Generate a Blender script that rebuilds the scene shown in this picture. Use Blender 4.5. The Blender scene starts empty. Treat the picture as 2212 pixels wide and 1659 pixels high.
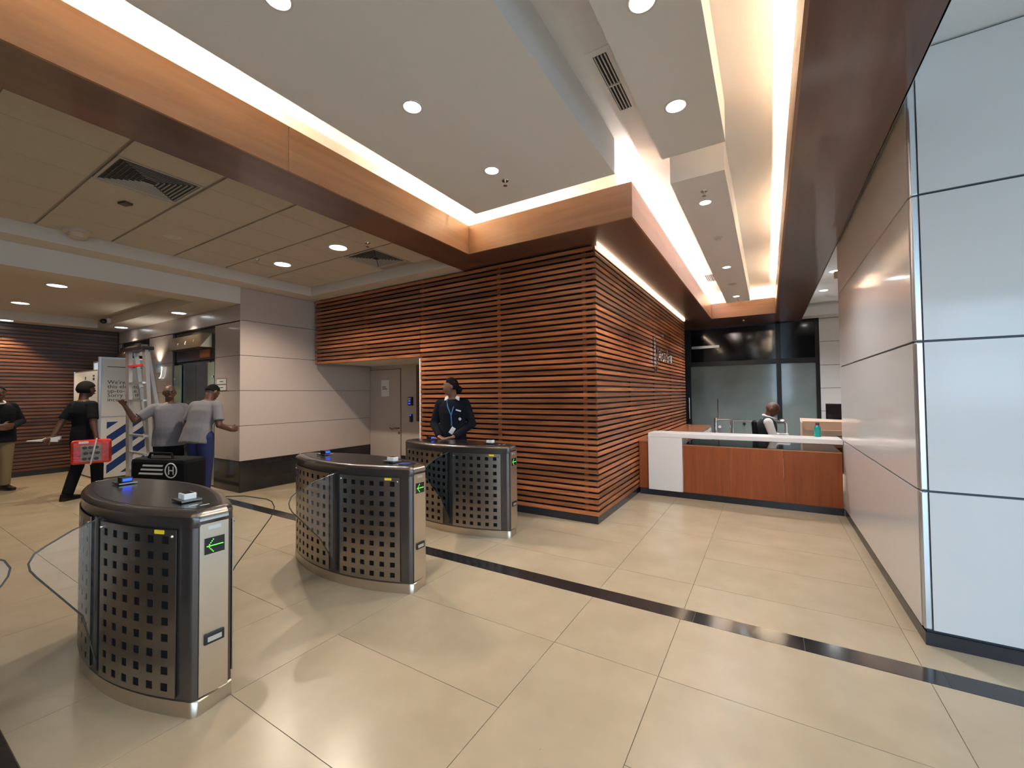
import bpy, bmesh, math, random
from mathutils import Vector, Matrix
random.seed(7)
R = math.radians
SC = bpy.context.scene
COL = SC.collection

# ------------------------------------------------------------------ camera, world, exposure
W_PX, F_PX = 2212.0, 903.82
yaw, pitch, roll = 0.54857377, 0.02434454, -0.01023073
cam_d = bpy.data.cameras.new('camera')
cam_d.sensor_fit = 'HORIZONTAL'; cam_d.sensor_width = 36.0
cam_d.lens = F_PX / W_PX * 36.0
cam_d.clip_start = 0.05; cam_d.clip_end = 200
cam = bpy.data.objects.new('camera', cam_d); COL.objects.link(cam)
fwd0 = Vector((-math.sin(yaw), math.cos(yaw), 0)); rt0 = Vector((math.cos(yaw), math.sin(yaw), 0)); up0 = Vector((0, 0, 1))
fwd = fwd0 * math.cos(pitch) + up0 * math.sin(pitch)
upv = up0 * math.cos(pitch) - fwd0 * math.sin(pitch)
rt = rt0 * math.cos(roll) + upv * math.sin(roll)
upv = upv * math.cos(roll) - rt0 * math.sin(roll)
cm = Matrix(((rt.x, upv.x, -fwd.x, 0), (rt.y, upv.y, -fwd.y, 0), (rt.z, upv.z, -fwd.z, 1.5), (0, 0, 0, 1)))
cam.matrix_world = cm
SC.camera = cam

SC.view_settings.view_transform = 'Standard'
SC.view_settings.look = 'None'
SC.view_settings.exposure = 1.58
SC.view_settings.gamma = 1.0
SC.view_settings.use_curve_mapping = False
SC.cycles.max_bounces = 9
SC.cycles.caustics_reflective = False
SC.cycles.adaptive_threshold = 0.03

wld = bpy.data.worlds.new('daylight'); SC.world = wld; wld.use_nodes = True
bg = wld.node_tree.nodes['Background']
bg.inputs['Color'].default_value = (0.54, 0.765, 1.0, 1)
bg.inputs['Strength'].default_value = 2.0

LAMP_COOL = (0.92, 0.95, 1.0)
LAMP_WARM = (1.0, 0.80, 0.50)

# ------------------------------------------------------------------ materials
MAT = {}
def nt(name):
    m = bpy.data.materials.new(name); m.use_nodes = True
    MAT[name] = m
    n = m.node_tree.nodes; l = m.node_tree.links
    return m, n, l, n['Principled BSDF']
def P(name, col, rough=0.5, metal=0.0, coat=0.0, spec=0.5, noise=0.0, nscale=8.0, bump=0.0, bscale=40.0, trans=0.0, aniso=0.0, alpha=1.0, sheen=0.0):
    m, n, l, b = nt(name)
    b.inputs['Base Color'].default_value = (*col, 1)
    b.inputs['Roughness'].default_value = rough
    b.inputs['Metallic'].default_value = metal
    b.inputs['Coat Weight'].default_value = coat
    b.inputs['Coat Roughness'].default_value = 0.06
    b.inputs['Specular IOR Level'].default_value = spec
    b.inputs['Transmission Weight'].default_value = trans
    b.inputs['Anisotropic'].default_value = aniso
    b.inputs['Sheen Weight'].default_value = sheen
    b.inputs['Alpha'].default_value = alpha
    if noise > 0 or bump > 0:
        tc = n.new('ShaderNodeTexCoord')
    if noise > 0:
        t = n.new('ShaderNodeTexNoise'); t.inputs['Scale'].default_value = nscale; t.inputs['Detail'].default_value = 5
        l.new(tc.outputs['Object'], t.inputs['Vector'])
        r = n.new('ShaderNodeValToRGB')
        r.color_ramp.elements[0].position = 0.3; r.color_ramp.elements[1].position = 0.72
        r.color_ramp.elements[0].color = (*[c * (1 - noise) for c in col], 1)
        r.color_ramp.elements[1].color = (*[min(1, c * (1 + noise)) for c in col], 1)
        l.new(t.outputs['Fac'], r.inputs['Fac']); l.new(r.outputs['Color'], b.inputs['Base Color'])
    if bump > 0:
        t2 = n.new('ShaderNodeTexNoise'); t2.inputs['Scale'].default_value = bscale; t2.inputs['Detail'].default_value = 4
        l.new(tc.outputs['Object'], t2.inputs['Vector'])
        bp = n.new('ShaderNodeBump'); bp.inputs['Strength'].default_value = bump; bp.inputs['Distance'].default_value = 0.01
        l.new(t2.outputs['Fac'], bp.inputs['Height']); l.new(bp.outputs['Normal'], b.inputs['Normal'])
    return m
def wood(name, dark, light, axis=0, rough=0.35, coat=0.0, rnd=0.5, scale=1.0, spec=0.5):
    """grain stretched along one local axis, a different piece of timber per object"""
    m, n, l, b = nt(name)
    tc = n.new('ShaderNodeTexCoord'); oi = n.new('ShaderNodeObjectInfo')
    add = n.new('ShaderNodeVectorMath'); add.operation = 'ADD'
    mul = n.new('ShaderNodeVectorMath'); mul.operation = 'SCALE'; mul.inputs['Scale'].default_value = 37.0
    cv = n.new('ShaderNodeCombineXYZ')
    for i in range(3): l.new(oi.outputs['Random'], cv.inputs[i])
    l.new(cv.outputs[0], mul.inputs[0]); l.new(tc.outputs['Object'], add.inputs[0]); l.new(mul.outputs[0], add.inputs[1])
    mp = n.new('ShaderNodeMapping')
    s = [14.0 * scale] * 3; s[axis] = 1.1 * scale
    mp.inputs['Scale'].default_value = s
    l.new(add.outputs[0], mp.inputs['Vector'])
    t = n.new('ShaderNodeTexNoise'); t.inputs['Scale'].default_value = 1.3; t.inputs['Detail'].default_value = 7; t.inputs['Roughness'].default_value = 0.62; t.inputs['Distortion'].default_value = 0.6
    l.new(mp.outputs[0], t.inputs['Vector'])
    r = n.new('ShaderNodeValToRGB')
    r.color_ramp.elements[0].position = 0.30; r.color_ramp.elements[1].position = 0.70
    r.color_ramp.elements[0].color = (*dark, 1); r.color_ramp.elements[1].color = (*light, 1)
    l.new(t.outputs['Fac'], r.inputs['Fac'])
    mr = n.new('ShaderNodeMapRange'); mr.inputs['To Min'].default_value = 1 - rnd; mr.inputs['To Max'].default_value = 1 + rnd
    l.new(oi.outputs['Random'], mr.inputs['Value'])
    hs = n.new('ShaderNodeHueSaturation'); l.new(r.outputs['Color'], hs.inputs['Color']); l.new(mr.outputs[0], hs.inputs['Value'])
    l.new(hs.outputs['Color'], b.inputs['Base Color'])
    b.inputs['Roughness'].default_value = rough; b.inputs['Coat Weight'].default_value = coat; b.inputs['Coat Roughness'].default_value = 0.1
    b.inputs['Specular IOR Level'].default_value = spec
    bp = n.new('ShaderNodeBump'); bp.inputs['Strength'].default_value = 0.12; bp.inputs['Distance'].default_value = 0.004
    l.new(t.outputs['Fac'], bp.inputs['Height']); l.new(bp.outputs['Normal'], b.inputs['Normal'])
    return m
def emit(name, col, s):
    m, n, l, b = nt(name)
    b.inputs['Base Color'].default_value = (*col, 1)
    b.inputs['Emission Color'].default_value = (*col, 1); b.inputs['Emission Strength'].default_value = s
    b.inputs['Roughness'].default_value = 0.5
    return m
def clear_glass(name, tint=(0.985, 0.992, 0.985), rough=0.0, base=0.04):
    m, n, l, b = nt(name)
    out = n['Material Output']; n.remove(b)
    tr = n.new('ShaderNodeBsdfTransparent'); tr.inputs['Color'].default_value = (*tint, 1)
    gl = n.new('ShaderNodeBsdfGlossy'); gl.inputs['Roughness'].default_value = rough
    fr = n.new('ShaderNodeFresnel'); fr.inputs['IOR'].default_value = 1.5
    mx = n.new('ShaderNodeMixShader')
    l.new(fr.outputs[0], mx.inputs[0]); l.new(tr.outputs[0], mx.inputs[1]); l.new(gl.outputs[0], mx.inputs[2])
    l.new(mx.outputs[0], out.inputs['Surface'])
    return m
def stone(name, c0, c1, rough, speck=True):
    m, n, l, b = nt(name)
    tc = n.new('ShaderNodeTexCoord'); oi = n.new('ShaderNodeObjectInfo')
    cv = n.new('ShaderNodeCombineXYZ')
    for i in range(2): l.new(oi.outputs['Random'], cv.inputs[i])
    mul = n.new('ShaderNodeVectorMath'); mul.operation = 'SCALE'; mul.inputs['Scale'].default_value = 23.0
    l.new(cv.outputs[0], mul.inputs[0])
    add = n.new('ShaderNodeVectorMath'); add.operation = 'ADD'
    l.new(tc.outputs['Object'], add.inputs[0]); l.new(mul.outputs[0], add.inputs[1])
    t = n.new('ShaderNodeTexNoise'); t.inputs['Scale'].default_value = 3.2; t.inputs['Detail'].default_value = 4
    l.new(add.outputs[0], t.inputs['Vector'])
    r = n.new('ShaderNodeValToRGB'); r.color_ramp.elements[0].position = 0.3; r.color_ramp.elements[1].position = 0.75
    r.color_ramp.elements[0].color = (*c0, 1); r.color_ramp.elements[1].color = (*c1, 1)
    l.new(t.outputs['Fac'], r.inputs['Fac'])
    col = r.outputs['Color']
    if speck:
        v = n.new('ShaderNodeTexVoronoi'); v.inputs['Scale'].default_value = 9.0; v.inputs['Randomness'].default_value = 1.0
        l.new(add.outputs[0], v.inputs['Vector'])
        cr = n.new('ShaderNodeValToRGB'); cr.color_ramp.elements[0].position = 0.02; cr.color_ramp.elements[1].position = 0.035
        cr.color_ramp.elements[0].color = (0.45, 0.40, 0.34, 1); cr.color_ramp.elements[1].color = (1, 1, 1, 1)
        l.new(v.outputs['Distance'], cr.inputs['Fac'])
        mx = n.new('ShaderNodeMixRGB'); mx.blend_type = 'MULTIPLY'; mx.inputs['Fac'].default_value = 0.6
        l.new(col, mx.inputs['Color1']); l.new(cr.outputs['Color'], mx.inputs['Color2']); col = mx.outputs['Color']
    l.new(col, b.inputs['Base Color'])
    b.inputs['Roughness'].default_value = rough
    b.inputs['Specular IOR Level'].default_value = 0.5
    return m

stone('floor_stone', (0.40, 0.315, 0.208), (0.465, 0.373, 0.253), 0.25)
stone('black_granite', (0.016, 0.014, 0.015), (0.03, 0.027, 0.027), 0.12, False)
P('grout', (0.20, 0.155, 0.105), 0.8)
P('plaster', (0.82, 0.835, 0.86), 0.6)
P('ceiling_tile', (0.55, 0.50, 0.43), 0.85, noise=0.04, nscale=60)
P('tile_border', (0.64, 0.58, 0.50), 0.7)
P('tbar', (0.34, 0.30, 0.25), 0.6)
P('panel_beige', (0.49, 0.395, 0.335), 0.32, coat=0.15)
P('panel_joint', (0.10, 0.075, 0.06), 0.7)
P('glass_panel_white', (0.72, 0.70, 0.68), 0.10, spec=0.5)
P('panel_gap', (0.03, 0.035, 0.045), 0.4)
P('alu', (0.72, 0.75, 0.78), 0.3, metal=0.9)
P('black_plinth', (0.02, 0.02, 0.024), 0.25)
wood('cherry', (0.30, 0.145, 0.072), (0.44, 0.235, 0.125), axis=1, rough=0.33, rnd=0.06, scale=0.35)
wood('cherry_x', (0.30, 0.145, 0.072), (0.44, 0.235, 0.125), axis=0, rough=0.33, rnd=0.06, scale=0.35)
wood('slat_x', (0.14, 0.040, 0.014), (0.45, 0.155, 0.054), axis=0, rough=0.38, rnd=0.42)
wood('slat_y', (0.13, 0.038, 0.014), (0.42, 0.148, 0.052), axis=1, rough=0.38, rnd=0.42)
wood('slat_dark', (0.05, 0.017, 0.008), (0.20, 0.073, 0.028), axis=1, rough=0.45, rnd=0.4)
wood('counter_wood', (0.22, 0.055, 0.015), (0.32, 0.090, 0.027), axis=2, spec=0.3, rough=0.42, rnd=0.05, scale=0.8)
wood('desk_wood', (0.24, 0.085, 0.035), (0.36, 0.14, 0.06), axis=1, rough=0.22, rnd=0.05, scale=0.7)
P('dark_backing', (0.012, 0.012, 0.015), 0.35)
P('bronze', (0.105, 0.088, 0.080), 0.30, metal=0.75, coat=0.35)
P('steel', (0.36, 0.32, 0.28), 0.30, metal=1.0, aniso=0.5)
P('steel_end', (0.62, 0.545, 0.44), 0.36, metal=1.0, aniso=0.4)
P('chrome', (0.82, 0.82, 0.82), 0.12, metal=1.0)
P('black_plastic', (0.012, 0.012, 0.013), 0.35)
P('white_plastic', (0.75, 0.75, 0.73), 0.4)
P('ivory_plastic', (0.55, 0.48, 0.38), 0.5)
P('brown_plastic', (0.10, 0.06, 0.035), 0.5)
P('yellow', (0.85, 0.62, 0.03), 0.5)
P('counter_white', (0.78, 0.75, 0.72), 0.28, coat=0.2)
P('wall_white', (0.66, 0.67, 0.68), 0.4)
P('frame_black', (0.012, 0.014, 0.018), 0.35)
P('dark_glazing', (0.012, 0.013, 0.016), 0.08)
P('frosted', (0.20, 0.255, 0.265), 0.12, coat=0.4, noise=0.18, nscale=1.2)
P('edge_glass', (0.06, 0.05, 0.032), 0.25)
P('vent_white', (0.62, 0.62, 0.62), 0.5)
P('vent_dark', (0.015, 0.017, 0.02), 0.6)
P('diffuser_white', (0.50, 0.47, 0.42), 0.6)
P('elevator_steel', (0.10, 0.095, 0.09), 0.22, metal=0.9)
P('elevator_bronze', (0.32, 0.22, 0.13), 0.3, metal=0.9)
P('elevator_dark', (0.022, 0.020, 0.019), 0.25)
P('jamb_glass', (0.24, 0.29, 0.17), 0.2, coat=0.5)
P('door_beige', (0.46, 0.38, 0.32), 0.4)
P('paper', (0.72, 0.69, 0.66), 0.7)
P('ink', (0.03, 0.03, 0.035), 0.8)
P('board_white', (0.62, 0.60, 0.56), 0.45)
P('board_blue', (0.012, 0.035, 0.16), 0.45)
P('ladder_alu', (0.62, 0.61, 0.58), 0.35, metal=0.85)
P('red_plastic', (0.62, 0.02, 0.015), 0.35)
P('skin_brown', (0.21, 0.095, 0.055), 0.5, noise=0.08, nscale=20)
P('skin_dark', (0.10, 0.042, 0.024), 0.5)
P('hair_black', (0.006, 0.005, 0.005), 0.75, bump=0.6, bscale=160, spec=0.15)
P('cloth_black', (0.006, 0.0065, 0.008), 0.9, bump=0.35, bscale=14, spec=0.2)
P('cloth_navy', (0.005, 0.006, 0.010), 0.9, bump=0.35, bscale=14, spec=0.2)
P('cloth_grey', (0.165, 0.155, 0.165), 0.9, bump=0.5, bscale=11)
P('cloth_blue', (0.010, 0.018, 0.085), 0.85, bump=0.4, bscale=12)
P('cloth_khaki', (0.19, 0.135, 0.07), 0.9, bump=0.4, bscale=10)
P('cloth_green', (0.005, 0.012, 0.009), 0.9, bump=0.35, bscale=14)
P('cloth_white', (0.70, 0.68, 0.66), 0.85, bump=0.4, bscale=14)
P('cloth_shirtcollar', (0.78, 0.76, 0.74), 0.8)
P('shoe', (0.008, 0.008, 0.009), 0.4)
P('lanyard', (0.035, 0.13, 0.38), 0.6)
P('badge_grey', (0.40, 0.42, 0.44), 0.5)
P('eye_white', (0.6, 0.56, 0.52), 0.3)
P('lens', (0.02, 0.012, 0.01), 0.05)
P('bag_black', (0.004, 0.004, 0.005), 0.8, spec=0.2, bump=0.3, bscale=20)
P('print_white', (0.70, 0.70, 0.70), 0.6)
P('wrap_red', (0.58, 0.03, 0.012), 0.3, noise=0.35, nscale=14, bump=0.5, bscale=25)
P('wrap_print', (0.26, 0.23, 0.19), 0.5, noise=0.3, nscale=7)
P('wrap_leaf', (0.05, 0.045, 0.035), 0.6)
P('carton', (0.62, 0.46, 0.33), 0.75)
P('bottle_teal', (0.0, 0.30, 0.26), 0.25, coat=0.3)
P('bottle_cap', (0.10, 0.02, 0.06), 0.4)
P('screen_black', (0.010, 0.012, 0.016), 0.15)
P('drawer_white', (0.60, 0.58, 0.55), 0.4)
P('pavement', (0.35, 0.34, 0.33), 0.8, noise=0.1)
P('leaf', (0.06, 0.12, 0.03), 0.6)
P('bark', (0.10, 0.07, 0.05), 0.9)
P('lettering', (0.72, 0.70, 0.68), 0.10, metal=1.0)
P('lettering_dark', (0.30, 0.28, 0.27), 0.15, metal=1.0)
emit('downlight_lens', (0.95, 0.97, 1.0), 14.0)
emit('lobby_lens', (0.93, 0.97, 1.0), 3.2)
emit('cove_warm', (1.0, 0.87, 0.60), 240.0)
emit('cove_left', (1.0, 0.84, 0.52), 150.0)
emit('cove_white', (1.0, 0.88, 0.80), 170.0)
emit('led_strip', (1.0, 0.78, 0.52), 7.0)
emit('sconce_glow', (0.95, 1.0, 0.92), 1.6)
emit('led_green', (0.10, 1.0, 0.05), 0.9)
emit('led_blue', (0.015, 0.06, 1.0), 0.9)
emit('window_panel', (0.62, 0.68, 0.76), 0.22)
clear_glass('clear_glass')
clear_glass('facade_glass', (0.96, 0.98, 0.99))
wood('cherry_shaded', (0.105, 0.050, 0.036), (0.155, 0.076, 0.056), axis=1, rough=0.30, coat=0.5, rnd=0.05, scale=0.35)  # copy of the cherry with the soffit's shade put into its colour
P('inner_black', (0.008, 0.007, 0.007), 0.8, spec=0.1)

# ------------------------------------------------------------------ mesh helpers
class MB:
    def __init__(s): s.v = []; s.f = []
    def _add(s, v, f):
        o = len(s.v); s.v += [tuple(p) for p in v]; s.f += [tuple(i + o for i in q) for q in f]; return s
    def box(s, x0, x1, y0, y1, z0, z1):
        v = [(x0,y0,z0),(x1,y0,z0),(x1,y1,z0),(x0,y1,z0),(x0,y0,z1),(x1,y0,z1),(x1,y1,z1),(x0,y1,z1)]
        return s._add(v, [(0,3,2,1),(4,5,6,7),(0,1,5,4),(1,2,6,5),(2,3,7,6),(3,0,4,7)])
    def hexa(s, v): return s._add(v, [(0,3,2,1),(4,5,6,7),(0,1,5,4),(1,2,6,5),(2,3,7,6),(3,0,4,7)])
    def rings(s, rr, close=True):
        n = len(rr[0]); v = [p for r in rr for p in r]; f = []
        for i in range(len(rr) - 1):
            for j in range(n):
                k = (j + 1) % n
                f.append((i*n+j, i*n+k, (i+1)*n+k, (i+1)*n+j))
        if close:
            f.append(tuple(range(n-1, -1, -1))); f.append(tuple((len(rr)-1)*n + j for j in range(n)))
        return s._add(v, f)
    def cone(s, p0, p1, r0, r1, n=14, sx=1.0):
        p0 = Vector(p0); p1 = Vector(p1); d = (p1 - p0).normalized()
        a = d.orthogonal().normalized(); b = d.cross(a)
        mk = lambda p, r: [p + a*math.cos(2*math.pi*i/n)*r + b*math.sin(2*math.pi*i/n)*r*sx for i in range(n)]
        return s.rings([mk(p0, r0), mk(p1, r1)])
    def capsule(s, p0, p1, r0, r1, n=12):
        p0 = Vector(p0); p1 = Vector(p1); d = p1 - p0
        d = d.normalized() if d.length > 1e-6 else Vector((0,0,1))
        a = d.orthogonal().normalized(); b = d.cross(a); rr = []
        for t in (-88, -60, -30, 0): rr.append((p0 + d*math.sin(R(t))*r0, r0*math.cos(R(t))))
        for t in (0, 30, 60, 88): rr.append((p1 + d*math.sin(R(t))*r1, r1*math.cos(R(t))))
        return s.rings([[p + a*math.cos(2*math.pi*i/n)*r + b*math.sin(2*math.pi*i/n)*r for i in range(n)] for p, r in rr])
    def tube(s, pts, r, n=8, closed=False):
        pts = [Vector(p) for p in pts]; rr = []; m = len(pts); a = None
        for i, p in enumerate(pts):
            d = ((pts[(i+1) % m] if (closed or i < m-1) else p) - (pts[i-1] if (closed or i > 0) else p)).normalized()
            a = (a - d*a.dot(d)).normalized() if a is not None else d.orthogonal().normalized()
            b = d.cross(a)
            rr.append([p + a*math.cos(2*math.pi*j/n)*r + b*math.sin(2*math.pi*j/n)*r for j in range(n)])
        if closed: rr.append(rr[0]); return s.rings(rr, False)
        return s.rings(rr)
    def lathe(s, prof, c=(0,0,0), n=24):
        c = Vector(c)
        return s.rings([[c + Vector((r*math.cos(2*math.pi*i/n), r*math.sin(2*math.pi*i/n), z)) for i in range(n)] for r, z in prof])
    def prism(s, poly, z0, z1, mp=None):
        mp = mp or (lambda a, b, c: (a, b, c))
        return s.rings([[mp(a, b, z0) for a, b in poly], [mp(a, b, z1) for a, b in poly]])
    def ell(s, c, r, n=16, m=10):
        c = Vector(c); rr = []
        for i in range(m + 1):
            t = math.pi * (i / m); t = min(max(t, 0.03), math.pi - 0.03)
            rr.append([c + Vector((r[0]*math.sin(t)*math.cos(2*math.pi*j/n), r[1]*math.sin(t)*math.sin(2*math.pi*j/n), -r[2]*math.cos(t))) for j in range(n)])
        return s.rings(rr)
    def quad(s, *p): return s._add(p, [tuple(range(len(p)))])
    def mesh(s, name, smooth=False, bevel=0.0):
        me = bpy.data.meshes.new(name); me.from_pydata(s.v, [], s.f)
        bm = bmesh.new(); bm.from_mesh(me)
        bmesh.ops.recalc_face_normals(bm, faces=bm.faces)
        if bevel > 0:
            es = [e for e in bm.edges if len(e.link_faces) == 2 and e.calc_face_angle(0) > 0.6]
            bmesh.ops.bevel(bm, geom=es, offset=bevel, segments=2, profile=0.5, affect='EDGES')
        bm.to_mesh(me); bm.free()
        if smooth:
            for p in me.polygons: p.use_smooth = True
            try: me.set_sharp_from_angle(angle=R(40))
            except Exception: pass
        return me
    def build(s, name, mat, parent=None, smooth=False, bevel=0.0):
        return link(name, s.mesh(name, smooth, bevel), mat, parent)
def link(name, me, mat=None, parent=None, loc=None):
    o = bpy.data.objects.new(name, me); COL.objects.link(o)
    if mat is not None and not me.materials: me.materials.append(MAT[mat])
    if parent is not None: o.parent = parent
    if loc is not None: o.location = loc
    return o
_cache = {}
def piece(name, dims, mat, parent, loc, bevel=0.0):
    """a box centred on its own origin; alike pieces share their mesh"""
    k = (name, tuple(round(d, 4) for d in dims), mat, bevel)
    if k not in _cache:
        a, b, c = [d/2 for d in dims]
        me = MB().box(-a, a, -b, b, -c, c).mesh(name, False, bevel); me.materials.append(MAT[mat]); _cache[k] = me
    return link(name, _cache[k], None, parent, loc)
def tag(o, label, cat, group=None):
    o['label'] = label; o['category'] = cat
    if group: o['group'] = group
    return o
def thing(name, label, cat, loc=(0,0,0), rz=0.0, group=None):
    o = bpy.data.objects.new(name, None); COL.objects.link(o); o.empty_display_size = 0.1
    o.location = loc; o.rotation_euler = (0, 0, rz)
    return tag(o, label, cat, group)
def struct(name, mb, mat, parent=None, bevel=0.0):
    o = mb.build(name, mat, parent, False, bevel)
    if parent is None: o['kind'] = 'structure'
    return o
def copy_tree(o, parent=None):
    c = o.copy(); COL.objects.link(c); c.parent = parent
    for ch in list(o.children): copy_tree(ch, c)
    return c
def text(name, body, size, mat, parent, mx, extrude=0.0005, align='LEFT'):
    cu = bpy.data.curves.new(name, 'FONT'); cu.body = body; cu.size = size; cu.extrude = extrude; cu.align_x = align; cu.resolution_u = 2
    t = bpy.data.objects.new(name + '_tmp', cu); COL.objects.link(t)
    dg = bpy.context.evaluated_depsgraph_get()
    me = bpy.data.meshes.new_from_object(t.evaluated_get(dg)); me.name = name
    bpy.data.objects.remove(t); bpy.data.curves.remove(cu)
    me.materials.clear(); me.transform(mx)
    return link(name, me, mat, parent)
def frame_mx(origin, xdir, ydir):
    x = Vector(xdir).normalized(); y = Vector(ydir).normalized(); z = x.cross(y)
    return Matrix(((x.x,y.x,z.x,origin[0]),(x.y,y.y,z.y,origin[1]),(x.z,y.z,z.z,origin[2]),(0,0,0,1)))
def spot(name, loc, energy, col, angle=110, blend=0.6, size=0.05, target=None):
    d = bpy.data.lights.new(name, 'SPOT'); d.energy = energy; d.color = col; d.spot_size = R(angle); d.spot_blend = blend; d.shadow_soft_size = size
    o = bpy.data.objects.new(name, d); COL.objects.link(o); o.location = loc
    if target is not None:
        o.rotation_euler = (Vector(target) - Vector(loc)).to_track_quat('-Z', 'Y').to_euler()
    return o

# ================================================================== FLOOR
ZS = 3.235          # height of the timber soffit
floor = struct('floor', MB().box(-13.2, 7, -5, 13, -0.12, -0.004), 'grout')
T_GAP = 0.0035
PAIR = 1.815
cols = []
k = -7
while k <= 4:
    x0 = -1.134 + k*PAIR
    cols.append((x0, x0 + 0.607, 'n')); cols.append((x0 + 0.607, x0 + PAIR, 'w')); k += 1
def rows_for(kind, y0, y1, base):
    st = 0.615 if kind == 'w' else 1.23
    ys = []; y = base
    while y > y0 + 0.06: y -= st
    y += st
    while y < y1 - 0.06: ys.append(y); y += st
    return [y0] + [q for q in ys if q > y0 + 0.05] + [y1]
far_field = MB()
BANDS = [(-5.0, 0.275, -0.34), (0.432, 2.968, 1.085), (3.122, 13.0, 3.55)]
for x0, x1, kind in cols:
    xa, xb = max(x0, -13.2), min(x1, 7.0)
    if xb - xa < 0.05: continue
    for y0, y1, base in BANDS:
        rr = rows_for(kind, y0, y1, base)
        for ya, yb in zip(rr[:-1], rr[1:]):
            dims = (xb - xa - T_GAP, yb - ya - T_GAP, 0.03)
            c = ((xa + xb)/2, (ya + yb)/2, -0.015)
            if -0.6 < yb and ya < 6.5 and xb > -11.0 and xa < 1.4:
                piece('floor_tile', dims, 'floor_stone', floor, c)
            else:
                far_field.box(c[0]-dims[0]/2, c[0]+dims[0]/2, c[1]-dims[1]/2, c[1]+dims[1]/2, -0.03, 0)
o = far_field.build('floor_tile_field', 'floor_stone', floor); o['kind'] = 'stuff'
for y0, y1 in ((0.275, 0.432), (2.968, 3.122)):
    x = -13.2
    while x < 7:
        xb = x + 0.605
        piece('stripe_slab', (0.605 - 0.003, y1 - y0 - 0.003, 0.031), 'black_granite', floor, (x + 0.3025 + 0.042, (y0 + y1)/2, -0.0155))
        x = xb

# ================================================================== TIMBER SOFFIT, FASCIA, COVE
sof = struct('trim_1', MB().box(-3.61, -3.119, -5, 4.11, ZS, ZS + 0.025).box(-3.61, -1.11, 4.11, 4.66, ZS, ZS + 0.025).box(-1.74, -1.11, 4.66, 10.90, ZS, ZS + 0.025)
             .box(-1.95, 0.735, 10.90, 12.42, ZS, ZS + 0.025).box(0.186, 0.735, -5, 10.90, ZS, ZS + 0.025), 'cherry_shaded')
def fascia(n, x0, x1, y0, y1, ax):
    # boards butted along the run
    tr = None
    if ax == 1:
        L = y1 - y0; m = max(1, round(L/2.4)); st = L/m
        tr = struct(n, MB().box(x0, x1, y0, y0 + st - 0.002, ZS - 0.002, 3.585), 'cherry')
        for i in range(1, m):
            piece('fascia_board', (x1 - x0, st - 0.002, 3.587 - ZS), 'cherry', tr, ((x0+x1)/2, y0 + st*(i + .5), (ZS + 3.583)/2))
    else:
        tr = struct(n, MB().box(x0, x1, y0, y1, ZS - 0.002, 3.585), 'cherry_x')
    return tr
fascia('trim_2', -3.129, -3.109, -5, 4.10, 1)
fascia('trim_3', -3.129, -1.10, 4.10, 4.12, 0)
fascia('trim_4', -1.12, -1.10, 4.12, 10.89, 1)
fascia('trim_5', -1.12, 0.196, 10.89, 10.91, 0)
fascia('trim_6', 0.176, 0.196, -5, 10.89, 1)
# white plaster coves behind the fascia and the upper ceiling
ZU = 3.83
struct('ceiling', MB().box(-3.60, 0.72, -5, 11.35, ZU, ZU + 0.05), 'plaster')
struct('wall_cove', MB().box(-3.60, -3.33, -5, 4.34, ZS + 0.03, ZU).box(-3.33, -1.32, 4.32, 4.60, ZS + 0.03, ZU).box(-1.60, -1.32, 4.60, 11.12, ZS + 0.03, ZU)
       .box(-1.32, 0.42, 11.10, 11.35, ZS + 0.03, ZU).box(0.42, 0.72, -5, 11.35, ZS + 0.03, ZU), 'plaster')
# dropped plaster ceiling panels
ZP = 3.50
struct('ceiling_panel_wide', MB().box(-2.72, -1.15, -5, 3.72, ZP, ZU), 'plaster')
struct('ceiling_panel_strip', MB().box(-0.735, -0.248, -5, 3.71, ZP, ZU), 'plaster')
struct('ceiling_panel_reception', MB().box(-0.755, -0.290, 4.18, 10.53, ZP, ZU), 'plaster')

# cove lamps: tubes lying in the troughs
def cove_lamp(p0, p1, mat, label, group):
    t = thing('cove_lamp', label, 'lamp', p0, 0, group)
    d = Vector(p1) - Vector(p0)
    L = d.length; u = d.normalized()
    MB().capsule((0,0,0.045), d + Vector((0,0,0.045)), 0.016, 0.016, 8).build('tube', mat, t, True)
    w = Vector((-u.y, u.x, 0))*0.028
    q = [-w, w, d + w, d - w]
    MB().hexa([tuple(a) for a in q] + [tuple(a + Vector((0,0,0.026))) for a in q]).build('batten', 'white_plastic', t)
    return t
ZT = ZS + 0.03
for x, a, b, m, w in [(-3.23, -4.6, -2.9, 'cove_left', 0), (-3.23, -2.6, -0.9, 'cove_left', 0), (-3.23, -0.7, 1.70, 'cove_left', 0), (-3.23, 3.10, 4.12, 'cove_left', 0)]:
    cove_lamp((x, a, ZT), (x, b, ZT), m, 'warm cove tube hidden behind the long left timber fascia', 'cove tubes behind the left fascia')
cove_lamp((-3.12, 4.22, ZT), (-1.95, 4.22, ZT), 'cove_left', 'warm cove tube behind the short timber fascia over the slatted wall', None)
for a, b in ((4.35, 5.75), (5.85, 7.25), (7.35, 8.75), (9.0, 10.4)):
    cove_lamp((-1.22, a, ZT), (-1.22, b, ZT), 'cove_white', 'white cove tube behind the timber fascia above the slatted reception wall', 'cove tubes above the slatted reception wall')
for a, b in ((-3.4, -1.9), (-1.4, 0.1), (0.6, 2.1), (2.35, 3.85), (5.65, 7.0), (8.2, 9.6)):
    cove_lamp((0.31, a, ZT), (0.31, b, ZT), 'cove_warm', 'warm cove tube hidden behind the timber beam beside the white panelled wall', 'cove tubes behind the right beam')
cove_lamp((-0.95, 11.0, ZT), (0.20, 11.0, ZT), 'cove_warm', 'warm cove tube behind the end fascia above the glazed screen', None)

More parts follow.
